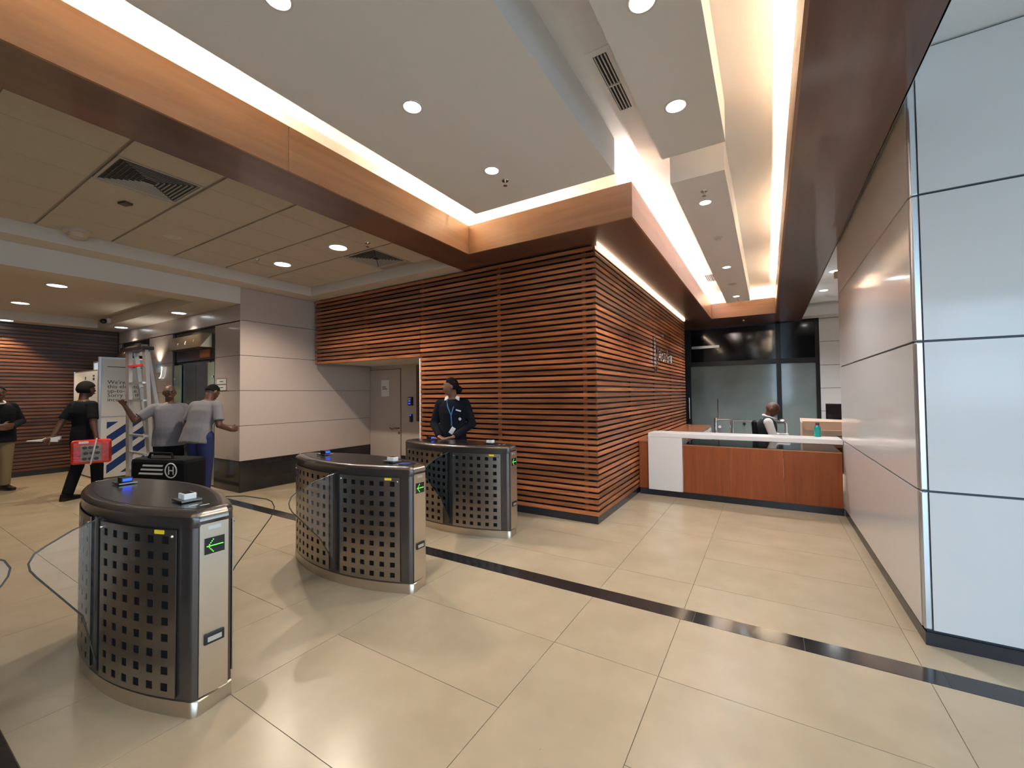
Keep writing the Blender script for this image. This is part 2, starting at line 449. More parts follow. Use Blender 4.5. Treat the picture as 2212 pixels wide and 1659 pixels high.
# ================================================================== LEFT TILED CEILING
lc = struct('ceiling_grid', MB().box(-6.74, -3.60, -5, 4.36, 3.398, 3.44), 'tbar')
xs = [-6.74, -6.13, -5.51, -4.89, -4.27, -3.605]
ys = [-4.446 + 0.62*i for i in range(15)]
ys = [y for y in ys if y < 4.2] + [4.355]
for i in range(len(xs)-1):
    for j in range(len(ys)-1):
        a, b, c, d = xs[i], xs[i+1], ys[j], ys[j+1]
        if abs(a + 4.89) < .01 and (abs(c - 1.134) < .02): continue
        if abs(a + 4.89) < .01 and (abs(c - 3.614) < .02): continue
        piece('ceiling_tile', (b - a - 0.006, d - c - 0.026, 0.018), 'ceiling_tile', lc, ((a+b)/2, (c+d)/2, 3.395))
struct('ceiling_border', MB().box(-7.10, -6.73, -5, 4.66, ZS, 3.44).box(-6.73, -3.60, 4.352, 4.66, ZS, 3.44), 'tile_border')
def diffuser(x, y, s, z, label):
    t = thing('ceiling_diffuser', label, 'air vent', (x, y, z))
    MB().box(-s, s, -s, s, 0.004, 0.03).build('duct', 'vent_dark', t)
    f = MB(); w = 0.02
    f.box(-s, s, -s, -s+w, -0.006, 0.006).box(-s, s, s-w, s, -0.006, 0.006).box(-s, -s+w, -s+w, s-w, -0.006, 0.006).box(s-w, s, -s+w, s-w, -0.006, 0.006)
    f.build('frame', 'diffuser_white', t)
    n = 9; a = s - w
    for side in range(4):
        q = R(90*side); ca, sa = math.cos(q), math.sin(q)
        for i in range(n):
            h0 = a*(1 - i/n); yy = -h0
            # blade parallel to its side, tilted outward
            bl = [(-h0+0.012, yy+0.006, -0.003), (h0-0.012, yy+0.006, -0.003), (h0-0.03, yy+0.021, 0.016), (-h0+0.03, yy+0.021, 0.016)]
            if h0 < 0.05: continue
            m = MB(); v = [(x_*ca - y_*sa, x_*sa + y_*ca, z_) for x_, y_, z_ in bl]
            m.hexa(v + [(p[0], p[1], p[2] + 0.003) for p in v]).build('blade', 'diffuser_white', t)
    return t
diffuser(-4.58, 1.444, 0.295, 3.39, 'square louvred ceiling diffuser beside the smoke sensor under the timber beam')
diffuser(-4.58, 3.93, 0.295, 3.39, 'square louvred ceiling diffuser near the slatted bulkhead over the door')
# small ceiling fittings
def sprinkler(x, y, z, label, group=None):
    t = thing('sprinkler', label, 'sprinkler', (x, y, z), 0, group)
    MB().lathe([(0.0, 0), (0.035, 0), (0.03, -0.006), (0.0, -0.006)], n=16).build('rosette', 'chrome', t, True)
    MB().cone((0,0,-0.004), (0,0,-0.045), 0.008, 0.008, 10).build('stem', 'chrome', t, True)
    MB().lathe([(0.0, -0.045), (0.02, -0.045), (0.02, -0.049), (0.0, -0.049)], n=12).build('deflector', 'chrome', t, True)
def smoke(x, y, z, label, mat='white_plastic', s=1.0):
    t = thing('smoke_detector', label, 'smoke detector', (x, y, z))
    MB().lathe([(0, 0), (0.055*s, 0), (0.055*s, -0.012*s), (0.0, -0.014*s)], n=20).build('base', mat, t, True)
    MB().lathe([(0, -0.012*s), (0.036*s, -0.012*s), (0.032*s, -0.034*s), (0, -0.038*s)], n=20).build('chamber', mat, t, True)
def grille(x, y, z, r, label, mat='tbar', group=None):
    t = thing('speaker_grille', label, 'speaker', (x, y, z), 0, group)
    MB().lathe([(r*0.88, 0), (r, 0), (r, -0.008), (r*0.88, -0.008)], n=28).build('ring', 'vent_white' if mat == 'vent_white' else 'tile_border', t, True)
    MB().lathe([(0, 0), (r*0.9, 0), (r*0.88, -0.004), (0, -0.004)], n=28).build('mesh_disc', mat, t, True)
smoke(-6.58, 1.44, 3.386, 'large cream conical detector hanging from the tiled ceiling', 'ivory_plastic', 2.3)
t = thing('motion_sensor', 'small brown rectangular sensor box under the tiled ceiling', 'sensor', (-5.25, 1.47, 3.386), 0.3)
MB().box(-0.05, 0.05, -0.035, 0.035, -0.022, 0).build('housing', 'brown_plastic', t, False, 0.004)
MB().box(-0.035, 0.035, -0.037, -0.03, -0.017, -0.008).build('lens', 'black_plastic', t)
grille(-5.90, 2.08, 3.386, 0.085, 'round flush speaker grille in the tiled ceiling', 'tbar')
sprinkler(-5.95, 3.05, 3.386, 'pendent sprinkler under the tiled ceiling beside two round lamps')
sprinkler(-4.18, 3.45, 3.386, 'pendent sprinkler under the tiled ceiling close to the timber beam')
sprinkler(-2.057, 3.28, ZP, 'pendent sprinkler under the wide plaster ceiling panel')
sprinkler(-0.50, 4.52, ZP, 'pendent sprinkler beside the first lamp of the reception ceiling strip')
sprinkler(-0.50, 10.25, ZP, 'pendent sprinkler at the far end of the reception ceiling strip')
sprinkler(-0.469, 11.58, ZS, 'pendent sprinkler under the timber soffit before the glazed screen')
smoke(-0.509, 6.0, ZP, 'white smoke detector under the reception ceiling strip')
grille(-0.527, 8.73, ZP, 0.075, 'round speaker grille in the reception ceiling strip', 'vent_white')

def downlight(x, y, z, lens, label, group, energy, col, angle, r=0.06, blend=0.7):
    t = thing('downlight', label, 'ceiling lamp', (x, y, z), 0, group)
    MB().rings([[(a*math.cos(2*math.pi*i/28), a*math.sin(2*math.pi*i/28), h) for i in range(28)] for a, h in ((r*0.98, 0.0), (r*1.18, 0.0), (r*1.18, -0.006), (r*0.98, -0.006), (r*0.98, 0.0))], False).build('trim_ring', 'white_plastic', t, True)
    MB().lathe([(0, 0.0), (r, 0.0), (r, -0.003), (0, -0.003)], n=28).build('lens', lens, t, True)
    if energy > 0:
        s = spot('downlight_beam', (0, 0, -0.03), energy, col, angle, blend, 0.04)
        s.parent = t
    return t
GW = 'downlights in the wide plaster panel'; GS = 'downlights in the plaster strip beside the long vent'
for y in (-3.0, -1.9, -0.8, 0.2, 1.15, 2.084, 3.063):
    downlight(-2.06, y, ZP, 'downlight_lens', 'round recessed downlight in the wide plaster ceiling panel', GW, 9 if y > 1 else 4, LAMP_COOL, 120)
for y in (-3.0, -1.9, -0.8, 0.2, 1.2, 2.136, 3.056):
    downlight(-0.505, y, ZP, 'downlight_lens', 'round recessed downlight in the plaster strip next to the long vent', GS, 9 if y > 1 else 4, LAMP_COOL, 120, 0.065)
for y in (4.79, 7.48, 9.88):
    downlight(-0.52, y, ZP, 'downlight_lens', 'round recessed downlight in the reception ceiling strip', 'downlights in the reception strip', 72, LAMP_COOL, 120, 0.055)
for x, lb in ((-5.863, 'large round lamp in the tiled ceiling beside a pendent sprinkler, nearer the panelled wall'), (-4.617, 'large round lamp in the tiled ceiling touching the diffuser near the slatted bulkhead')):
    downlight(x, 3.355, 3.386, 'lobby_lens', lb, 'lamps in the tiled ceiling', 62, (1.0, 0.88, 0.74), 130, 0.105)

# long slot vent between the two plaster panels
t = thing('slot_vent', 'long white slot vent recessed between the plaster ceiling panels', 'air vent', (-0.940, 3.05, ZU))
MB().box(-0.05, 0.05, -0.32, 0.32, -0.004, 0.0).build('duct', 'vent_dark', t)
f = MB()
f.box(-0.085, -0.048, -0.37, 0.37, -0.006, 0.0).box(0.048, 0.085, -0.37, 0.37, -0.006, 0.0).box(-0.048, 0.048, -0.37, -0.32, -0.006, 0.0).box(-0.048, 0.048, 0.32, 0.37, -0.006, 0.0)
f.build('frame', 'plaster', t)
for i in range(4): MB().box(-0.036 + i*0.024 - 0.004, -0.036 + i*0.024 + 0.004, -0.32, 0.32, -0.014, -0.004).build('louvre', 'vent_white', t)
MB().box(-0.048, 0.048, -0.008, 0.008, -0.016, -0.004).build('cross_bar', 'vent_white', t)
t = thing('square_vent', 'small square white vent in the lit cove near the glazed screen', 'air vent', (-0.95, 9.35, ZU))
MB().box(-0.09, 0.09, -0.30, 0.30, -0.004, 0.0).build('frame', 'plaster', t)
for i in range(5): MB().box(-0.075 + i*0.032, -0.057 + i*0.032, -0.26, 0.26, -0.010, -0.004).build('louvre', 'vent_dark', t)

# ================================================================== SLATTED TIMBER BOX
SXF, SYF = -1.674, 4.61         # outer corner of the slatted box
PITCH, SH, SD = 0.0684, 0.044, 0.026
z_sl = [0.092 + PITCH*i for i in range(46)]
struct('wall_core', MB().box(-4.40, -1.735, 4.672, 10.66, 0, ZS + 0.02), 'dark_backing')
sw = struct('wall_slatted', MB().box(-4.42, SXF - 0.012, SYF + 0.012, SYF + 0.05, 0, 0.09).box(SXF - 0.05, SXF - 0.012, SYF + 0.05, 10.68, 0, 0.09), 'black_plinth')
for z in z_sl:
    zc = z + SH/2
    if zc + SH/2 > ZS: break
    piece('slat', (4.42 + SXF - 0.001, SD, SH), 'slat_x', sw, ((-4.42 + SXF)/2, SYF + SD/2, zc), 0.002)
    piece('slat', (SD, 10.69 - SYF - SD, SH), 'slat_y', sw, (SXF - SD/2, (SYF + SD + 10.69)/2, zc), 0.002)
for x in (-1.83, -3.03, -4.39):
    piece('batten', (0.045, 0.022, ZS - 0.1), 'slat_dark' if x < -4 else 'slat_x', sw, (x, SYF + SD + 0.011, 0.09 + (ZS - 0.1)/2))
for y in (4.66, 6.1, 7.6, 9.1, 10.66):
    piece('batten', (0.022, 0.05, ZS - 0.1), 'dark_backing', sw, (SXF - SD - 0.011, y, 0.09 + (ZS - 0.1)/2))
MB().box(-4.445, -4.421, SYF + 0.006, SYF + 0.05, 0.09, 2.05).build('gap_light_strip', 'counter_white', sw)  # white strip standing in for light through the gaps at the slat ends
# warm light slot along the head of the slats on the reception side
t = thing('led_strip', 'warm light strip along the head of the slatted reception wall', 'lamp', (SXF + 0.004, 4.66, ZS - 0.03))
MB().box(0.0, 0.012, 0.0, 6.0, 0.0, 0.026).build('diffuser', 'led_strip', t)
MB().box(0.0, 0.016, 0.0, 6.0, 0.026, 0.029).build('channel', 'alu', t)
# slatted bulkhead over the door recess
sb = struct('wall_bulkhead', MB().box(-7.03, -4.43, SYF + 0.06, SYF + 0.10, 2.08, ZS), 'dark_backing')
for z in z_sl:
    if z < 2.07 or z + SH > ZS: continue
    piece('slat', (2.58, SD, SH), 'slat_x', sb, (-5.715, SYF + SD/2, z + SH/2), 0.002)
for x in (-6.93, -5.67):
    piece('batten', (0.10, 0.022, ZS - 2.08), 'slat_dark', sb, (x, SYF + SD + 0.011, (ZS + 2.08)/2))
MB().box(-7.0, -4.43, SYF + 0.1, 5.91, 2.105, 2.13).build('recess_ceiling', 'tile_border', sb)

# chrome emblem and lettering on the slatted wall
t = thing('wall_lettering', 'polished chrome emblem and lettering mounted on the slatted reception wall', 'sign', (SXF + 0.012, 7.42, 1.9))
def wl(y, z): return (0.012, y, z)
MB().box(0.0, 0.035, 0.0, 0.030, 0.06, 0.60).build('emblem_bar', 'lettering', t, False, 0.004)
MB().prism([(0.035, 0.30), (0.16, 0.30), (0.05, 0.56), (0.035, 0.56)], 0.0, 0.02, lambda a, b, c: (c, a, b)).build('emblem_leaf', 'lettering_dark', t)
MB().prism([(0.06, 0.05), (0.14, 0.05), (0.12, -0.06), (0.08, -0.06)], 0.0, 0.02, lambda a, b, c: (c, a, b)).build('emblem_foot', 'lettering_dark', t)
def loop(y, z, w, h, a0, a1): return [wl(y + w*math.cos(R(a)), z + h*math.sin(R(a))) for a in range(a0, a1 + 1, 20)]
strokes = [[wl(0.22, 0.36), wl(0.22, 0.04)], loop(0.31, 0.27, 0.08, 0.085, -180, 180), [wl(0.42, 0.40), wl(0.42, 0.19)],
           loop(0.54, 0.26, 0.07, 0.075, 20, 340), [wl(0.64, 0.34), wl(0.64, 0.22), wl(0.70, 0.185), wl(0.77, 0.22), wl(0.77, 0.34)],
           loop(0.88, 0.255, 0.07, 0.075, 30, 330), [wl(1.02, 0.42), wl(1.02, 0.22), wl(1.07, 0.19)], loop(1.20, 0.26, 0.075, 0.075, -180, 180),
           [wl(1.34, 0.19), wl(1.34, 0.34), wl(1.44, 0.34), wl(1.44, 0.19)]]
for s_ in strokes: MB().tube(s_, 0.014, 6).build('letter', 'lettering', t, True)
t = thing('wall_hook', 'tiny chrome stud on the slatted wall above the lettering', 'hook', (SXF + 0.001, 8.15, 2.52))
MB().box(0, 0.03, -0.012, 0.012, 0, 0.06).build('plate', 'chrome', t, False, 0.003)
MB().cone((0.03, 0, 0.03), (0.045, 0, 0.03), 0.008, 0.01, 8).build('stud', 'chrome', t, True)

# ================================================================== LEFT PANELLED WALL + RECESS + LOBBY
XL, YC, YD, XF = -7.08, 3.38, 5.91, -12.35
PZ = [0.488, 1.043, 1.60, 2.16, 2.717, 3.235]
wl_left = struct('wall_left', MB().box(XL - 0.10, XL - 0.012, YC + 0.012, YD + 0.1, 0, ZS), 'panel_joint')
for a, b in zip(PZ[:-1], PZ[1:]):
    piece('wall_panel', (0.014, YD - YC - 0.002, b - a - 0.007), 'panel_beige', wl_left, (XL - 0.007, (YC + YD)/2, (a + b)/2))
piece('granite_skirting', (0.022, YD - YC, 0.482), 'black_granite', wl_left, (XL - 0.004, (YC + YD)/2, 0.241))
t = thing('access_hatch', 'thin flush hatch line in the black granite skirting', 'hatch', (XL + 0.0075, 3.95, 0.40))
MB().box(0, 0.002, -0.26, 0.26, 0.0, 0.008).build('edge_strip', 'elevator_steel', t)
MB().box(0, 0.001, -0.26, 0.26, -0.22, -0.004).build('hatch_leaf', 'black_granite', t)
# door wall at the back of the recess
dw = struct('wall_recess', MB().box(XL, -4.40, YD + 0.004, YD + 0.10, 0, 2.13), 'door_beige')
MB().box(-6.18, -4.42, YD - 0.008, YD + 0.004, 0, 0.32).build('granite_skirting', 'black_granite', dw)
MB().box(-5.745, -5.69, YD - 0.03, YD + 0.004, 1.0, 2.08).build('corner_guard', 'slat_dark', dw)
d = struct('door_1', MB().box(XL + 0.012, -6.195, YD - 0.010, YD + 0.003, 0.008, 2.02), 'door_beige')
MB().box(XL + 0.002, XL + 0.010, YD - 0.004, YD + 0.003, 0, 2.03).box(-6.193, -6.184, YD - 0.004, YD + 0.003, 0, 2.03).box(XL, -6.184, YD - 0.004, YD + 0.003, 2.022, 2.031).build('gap_shadow_line', 'panel_joint', d)
h = MB().tube([(-6.23, YD - 0.012, 0.85), (-6.23, YD - 0.055, 0.85), (-6.30, YD - 0.06, 0.855), (-6.38, YD - 0.06, 0.83), (-6.44, YD - 0.06, 0.855)], 0.012, 8).build('door_handle', 'brown_plastic', d, True)
MB().lathe([(0, 0), (0.028, 0), (0.024, 0.012), (0, 0.012)], n=16)
MB().cone((-6.23, YD - 0.010, 0.85), (-6.23, YD - 0.022, 0.85), 0.03, 0.028, 16).build('rosette', 'chrome', h, True)
MB().cone((-6.23, YD - 0.010, 0.76), (-6.23, YD - 0.020, 0.76), 0.026, 0.024, 16).build('lock', 'brown_plastic', d, True)
t = thing('door_notice', 'white paper notice taped on the beige recess door', 'notice', (-6.62, YD - 0.012, 1.48))
MB().box(-0.115, 0.115, -0.0015, 0, 0, 0.33).build('sheet', 'paper', t)
MB().box(-0.08, 0.02, -0.0025, -0.0015, 0.185, 0.20).build('print_line', 'ink', t)
MB().box(-0.08, 0.06, -0.0025, -0.0015, 0.145, 0.16).build('print_line', 'ink', t)
t = thing('access_reader', 'tall black access reader with two blue lights beside the recess door', 'card reader', (-5.915, YD, 1.30))
MB().box(-0.05, 0.06, -0.04, 0.004, 0, 0.165).build('housing', 'black_plastic', t, False, 0.006)
MB().box(-0.04, 0.035, -0.044, -0.04, 0.11, 0.15).build('face_plate', 'steel', t)
MB().box(-0.025, 0.020, -0.046, -0.04, 0.078, 0.098).build('light', 'led_blue', t)
MB().box(-0.025, 0.020, -0.046, -0.04, 0.030, 0.050).build('light', 'led_blue', t)
t = thing('exit_button', 'small black exit reader with one blue light beneath the taller reader', 'card reader', (-5.90, YD, 0.98))
MB().box(-0.028, 0.032, -0.035, 0.004, 0, 0.155).build('housing', 'black_plastic', t, False, 0.006)
MB().box(-0.018, 0.022, -0.038, -0.033, 0.125, 0.145).build('light', 'led_blue', t)

# lobby: elevator wall, far slatted wall, ceilings
ZB = 2.97
lw = struct('wall_lobby', MB().box(-9.58, XL - 0.012, YC + 0.09, YC + 0.16, 0, ZB + 0.02).box(XF, -9.58, YC + 0.09, YC + 0.16, 0, ZB + 0.02)
            .box(-7.895, XL - 0.012, YC + 0.012, YC + 0.09, 0, ZB).box(-10.646, -9.58, YC + 0.012, YC + 0.09, 0, ZB).box(XF, -12.205, YC + 0.012, YC + 0.09, 0, ZB)
            .box(XF, XL - 0.012, YC + 0.012, YC + 0.09, 2.70, ZB), 'panel_joint')
def lp(x0, x1, z0, z1): piece('wall_panel', (x1 - x0 - 0.004, 0.014, z1 - z0 - 0.007), 'panel_beige', lw, ((x0+x1)/2, YC + 0.007, (z0+z1)/2))
for a, b in zip(PZ[:-2], PZ[1:-1]):
    for x0, x1 in ((-7.895, XL), (-10.646, -9.58), (XF, -12.205)): lp(x0, x1, a, min(b, 2.70))
lp(XF, XL, 2.71, ZB)
for x0, x1 in ((-7.895, XL), (-10.646, -9.58), (XF, -12.205)):
    piece('granite_skirting', (x1 - x0, 0.020, 0.482), 'black_granite', lw, ((x0+x1)/2, YC + 0.004, 0.241))
def elevator(x0, x1, label, lit):
    t = thing('elevator', label, 'elevator', ((x0+x1)/2, YC + 0.045, 0))
    w = (x1 - x0)/2
    MB().box(-w, w, 0.0, 0.04, 2.16, 2.70).build('header', 'elevator_dark', t)
    MB().box(-w, -w + 0.05, -0.03, 0.04, 0, 2.16).build('jamb', 'elevator_steel', t)
    MB().box(w - 0.05, w, -0.03, 0.04, 0, 2.16).build('jamb', 'elevator_steel', t)
    for sx in (-1, 1):
        j = MB().box(min(sx*(w-0.05), sx*(w-0.30)), max(sx*(w-0.05), sx*(w-0.30)), -0.025, 0.0, 0.02, 2.10).build('jamb_panel', 'jamb_glass', t)
        for zz in (0.45, 1.85): MB().cone((sx*(w-0.10), -0.027, zz), (sx*(w-0.10), -0.040, zz), 0.022, 0.02, 12).build('fixing', 'chrome', j, True)
    for sx in (-1, 1):
        MB().box(min(0.004*sx, sx*(w-0.31)), max(0.004*sx, sx*(w-0.31)), 0.012, 0.03, 0.01, 2.13).build('door_leaf', 'elevator_steel', t)
    ib = MB().hexa([(-w+0.12, -0.16, 2.36), (w-0.26, -0.16, 2.36), (w-0.22, 0.0, 2.36), (-w+0.12, 0.0, 2.36), (-w+0.12, -0.09, 2.60), (w-0.26, -0.09, 2.60), (w-0.22, 0.0, 2.60), (-w+0.12, 0.0, 2.60)]).build('indicator_panel', 'elevator_bronze', t)
    for i, ch in enumerate(('<', '4', '^')):
        text('indicator_sign', {'<': 'v', '4': 'L', '^': '^'}[ch], 0.10, 'print_white', ib, frame_mx((-w + 0.45 + i*0.30, -0.137, 2.44), (1, 0, 0), (0, 0.28, 0.96)))
    if lit: MB().box(w-0.62, w-0.26, -0.018, 0.0, 2.19, 2.33).build('timber_insert', 'slat_x', t)
    return t
elevator(-9.575, -7.90, 'elevator with bronze indicator panel beside the panelled corner', True)
elevator(-12.20, -10.65, 'elevator entrance partly hidden behind the white hoarding', False)
# far slatted wall
fs = struct('wall_far', MB().box(XF - 0.10, XF - 0.03, -5, YC + 0.1, 0, ZB + 0.02), 'dark_backing')
zz = 0.10
while zz + SH < ZB:
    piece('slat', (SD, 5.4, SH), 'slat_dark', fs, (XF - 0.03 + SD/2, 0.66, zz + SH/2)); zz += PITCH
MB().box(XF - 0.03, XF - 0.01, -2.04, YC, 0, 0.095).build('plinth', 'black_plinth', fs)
# lobby ceiling: bulkhead band with a raised tray
struct('ceiling_lobby', MB().box(-7.50, XL, -5, YC, ZB, 3.42).box(XF, -7.50, 2.93, YC + 0.012, ZB, 3.2).box(XF, -11.95, -5, 2.93, ZB, 3.2).box(-11.95, -7.50, -5, -2.2, ZB, 3.2)
       .box(-11.95, -7.50, -2.2, 2.93, 3.15, 3.2), 'tile_border')
for x, y in ((-8.80, 1.72), (-8.15, 1.94), (-10.90, 1.70)):
    downlight(x, y, 3.15, 'lobby_lens', 'round lamp in the raised tray of the lobby ceiling', 'lamps in the lobby ceiling tray', 34, (1.0, 0.86, 0.68), 130, 0.105)
for x, lb in ((-8.70, 'round lamp in the low ceiling band over the elevator with the bronze indicator'), (-11.43, 'round lamp in the low ceiling band over the hoarded elevator')):
    downlight(x, 3.16, ZB, 'lobby_lens', lb, 'lamps in front of the elevators', 11, (1.0, 0.92, 0.82), 105, 0.10, 0.4)
downlight(-12.05, 1.70, ZB, 'lobby_lens', 'round lamp washing the far slatted wall of the lobby', None, 34, (1.0, 0.75, 0.45), 100, 0.10, 0.4)
t = thing('dome_camera', 'small black dome camera on the lobby ceiling tray', 'camera', (-11.2, 2.83, ZB + 0.06))
MB().box(-0.05, 0.05, 0.04, 0.10, -0.02, 0.06).build('mount', 'white_plastic', t)
MB().ell((0, 0.0, 0.0), (0.06, 0.055, 0.05), 14, 8).build('dome', 'black_plastic', t, True)
# wall sconce between the elevators
t = thing('wall_sconce', 'half bowl wall sconce glowing upward between the elevators', 'lamp', (-10.13, YC, 1.98))
m_ = MB(); rr = []
for i in range(7):
    a = R(90*i/6); r_ = 0.16*math.sin(a) + 0.01; z_ = 0.17*(1 - math.cos(a))
    rr.append([(r_*math.cos(R(180 + 180*j/12)), r_*0.9*math.sin(R(180 + 180*j/12)), z_) for j in range(13)])
v = [p for r_ in rr for p in r_]; fcs = [(i*13+j, i*13+j+1, (i+1)*13+j+1, (i+1)*13+j) for i in range(6) for j in range(12)]
m_._add(v, fcs).build('bowl', 'badge_grey', t, True)
MB().box(-0.06, 0.06, -0.07, -0.03, 0.08, 0.10).build('bulb', 'sconce_glow', t)
MB().box(-0.12, 0.12, -0.012, 0.0, -0.02, 0.15).build('back_plate', 'badge_grey', t)
MB().tube([(0.08 + 0.10*math.cos(R(a)), -0.03, 0.10 + 0.20*math.sin(R(a))) for a in range(-100, 11, 15)], 0.006, 6).build('glass_rim', 'sconce_glow', t, True)
s_ = spot('sconce_uplight', (0, -0.10, 0.20), 5, (1, 0.93, 0.8), 120, 0.8, 0.04, (0, 0.02, 1.0)); s_.parent = t
t = thing('floor_sign', 'two framed paper notices on the panelled corner beside the elevator', 'notice', (-7.66, YC - 0.004, 1.60))
MB().box(-0.17, 0.17, -0.004, 0.004, 0, 0.21).build('frame', 'elevator_bronze', t)
MB().box(-0.155, 0.155, -0.006, -0.004, 0.115, 0.20).build('sheet', 'paper', t)
MB().box(-0.155, 0.155, -0.006, -0.004, 0.012, 0.098).build('sheet', 'paper', t)
for z_ in (0.15, 0.05): MB().box(-0.05, 0.07, -0.007, -0.006, z_, z_ + 0.012).build('print_line', 'ink', t)

# ================================================================== RIGHT GLOSSY PANELLED WALL
XR, YR, YE = 0.757, 3.40, 6.42
RZ = [0.085, 0.901, 1.79, 2.672, 3.555]
wr = struct('wall_right', MB().box(XR + 0.016, 6.95, YR + 0.016, YE, 0.0, 3.56), 'panel_gap')
MB().box(XR + 0.006, 6.95, YR - 0.002, YE, 0, 0.075).build('plinth', 'black_plinth', wr)
for a, b in zip(RZ[:-1], RZ[1:]):
    piece('wall_panel', (0.016, YE - YR - 0.042, b - a - 0.014), 'glass_panel_white', wr, (XR + 0.008, (YE + YR + 0.042)/2, (a + b)/2))
    x = XR + 0.037
    while x < 6.9:
        xb = min(x + 2.1, 6.95)
        piece('wall_panel', (xb - x - 0.012, 0.016, b - a - 0.014), 'glass_panel_white', wr, ((x + xb)/2, YR + 0.008, (a + b)/2)); x = xb
    # aluminium corner profile between the two faces
    piece('corner_profile', (0.036, 0.036, b - a - 0.006), 'alu', wr, (XR + 0.022, YR + 0.022, (a + b)/2), 0.008)
MB().box(XR + 0.002, XR + 0.2, YE, YE + 0.012, 0, 3.56).build('end_cap', 'counter_white', wr)
struct('ceiling_right', MB().box(0.735, 7, -5, 12.6, 3.56, 3.62), 'plaster')
struct('wall_beam_side', MB().box(0.727, 0.737, -5, 12.42, ZS, 3.60), 'plaster')

# ================================================================== GLAZED SCREEN AT THE FAR END
YG = 12.40
kz = lambda z: 1.5 + (z - 1.5)*1.0248
gx = [x*1.0248 for x in (-1.85, -1.75, 0.19, 0.29, 0.973, 1.05)]
gw = struct('window_1', MB().box(gx[2], gx[3], YG, YG + 0.08, 0, ZS).box(gx[0] - 0.3, gx[1], YG, YG + 0.08, 0, ZS).box(gx[4], gx[5], YG, YG + 0.08, 0, 3.25)
            .box(gx[1], gx[2], YG, YG + 0.08, kz(2.18), kz(2.30)).box(gx[3], gx[4], YG, YG + 0.08, kz(2.18), kz(2.30)).box(gx[1], gx[4], YG, YG + 0.08, kz(3.165), ZS).box(gx[1], gx[4], YG, YG + 0.08, 0, 0.10), 'frame_black')
piece('upper_pane', (gx[2] - gx[1], 0.02, kz(3.165) - kz(2.30)), 'dark_glazing', gw, ((gx[1]+gx[2])/2, YG + 0.04, (kz(3.165)+kz(2.30))/2))
piece('upper_pane', (gx[4] - gx[3], 0.02, kz(3.165) - kz(2.30)), 'dark_glazing', gw, ((gx[3]+gx[4])/2, YG + 0.04, (kz(3.165)+kz(2.30))/2))
piece('frosted_pane', (gx[2] - gx[1], 0.02, kz(2.18) - 0.1), 'frosted', gw, ((gx[1]+gx[2])/2, YG + 0.04, (kz(2.18)+0.1)/2))
piece('frosted_pane', (gx[4] - gx[3], 0.02, kz(2.18) - 0.1), 'frosted', gw, ((gx[3]+gx[4])/2, YG + 0.04, (kz(2.18)+0.1)/2))
dc = MB().box(-1.76, -1.08, YG - 0.05, YG, kz(2.655), kz(2.72)).build('door_closer', 'alu', gw)
MB().tube([(-1.20, YG - 0.05, kz(2.66)), (-1.14, YG - 0.07, kz(2.58)), (-1.10, YG - 0.02, kz(2.50))], 0.012, 6).build('closer_arm', 'alu', dc, True)
ph = MB().tube([(-1.845, YG - 0.09, kz(0.80)), (-1.845, YG - 0.09, kz(1.36))], 0.02, 10).build('pull_handle', 'chrome', gw, True)
MB().tube([(-1.845, YG, kz(0.87)), (-1.845, YG - 0.09, kz(0.87))], 0.012, 8).build('standoff', 'chrome', ph, True)
MB().tube([(-1.845, YG, kz(1.29)), (-1.845, YG - 0.09, kz(1.29))], 0.012, 8).build('standoff', 'chrome', ph, True)
ww = struct('wall_back', MB().box(gx[5], 7, YG + 0.012, YG + 0.12, 0, 3.56), 'panel_gap')
zj = [0.0, 0.485, 1.025, 1.572, 2.12, 2.684, 3.24, 3.56]
for a, b in zip(zj[:-1], zj[1:]):
    x = gx[5]
    while x < 3.2:
        piece('wall_tile', (1.2 - 0.008, 0.02, b - a - 0.010), 'wall_white', ww, (x + 0.6, YG + 0.008, (a + b)/2)); x += 1.2
struct('trim_7', MB().box(0.74, 4, 12.02, YG, 3.262, 3.56).box(0.74, 4, 11.97, 12.02, 3.262, 3.50), 'wall_white')
struct('wall_behind_screen', MB().box(-7.2, -1.9, 12.42, 12.5, 0, ZS + .3), 'dark_backing')
struct('wall_desk_side', MB().box(3.0, 3.1, YE, YG, 0, 3.56), 'wall_white')
for x, y in ((1.02, 10.6), (1.02, 9.0), (2.2, 9.8)):
    downlight(x, y, 3.56, 'downlight_lens', 'round recessed downlight in the white ceiling over the desk bay', 'downlights over the desk bay', 45, LAMP_COOL, 120, 0.07)
t = thing('wall_switch', 'small brown sensor on the edge of the white panelled wall', 'sensor', (XR + 0.0, YE + 0.012, 2.88))
MB().box(-0.03, 0.03, 0, 0.03, 0, 0.09).build('housing', 'ivory_plastic', t, False, 0.004)
MB().box(-0.032, -0.028, 0.006, 0.024, 0.02, 0.07).build('cover', 'brown_plastic', t)

# ================================================================== BUILDING SHELL: unseen slab and walls added to block stray sky light
struct('ceiling_light_block', MB().box(-13.4, 7.1, -5.1, 13.2, 3.92, 4.02), 'plaster')
struct('wall_light_block', MB().box(-13.4, -13.2, -5.1, 13.2, 0, 3.92).box(-13.4, 7.1, 13.0, 13.2, 0, 3.92).box(7.0, 7.1, 3.4, 13.2, 0, 3.92).box(7.0, 7.1, -5.1, 3.4, 3.62, 3.92).box(-13.2, XL - 0.1, YC + 0.17, YC + 0.25, 0, 3.92), 'dark_backing')
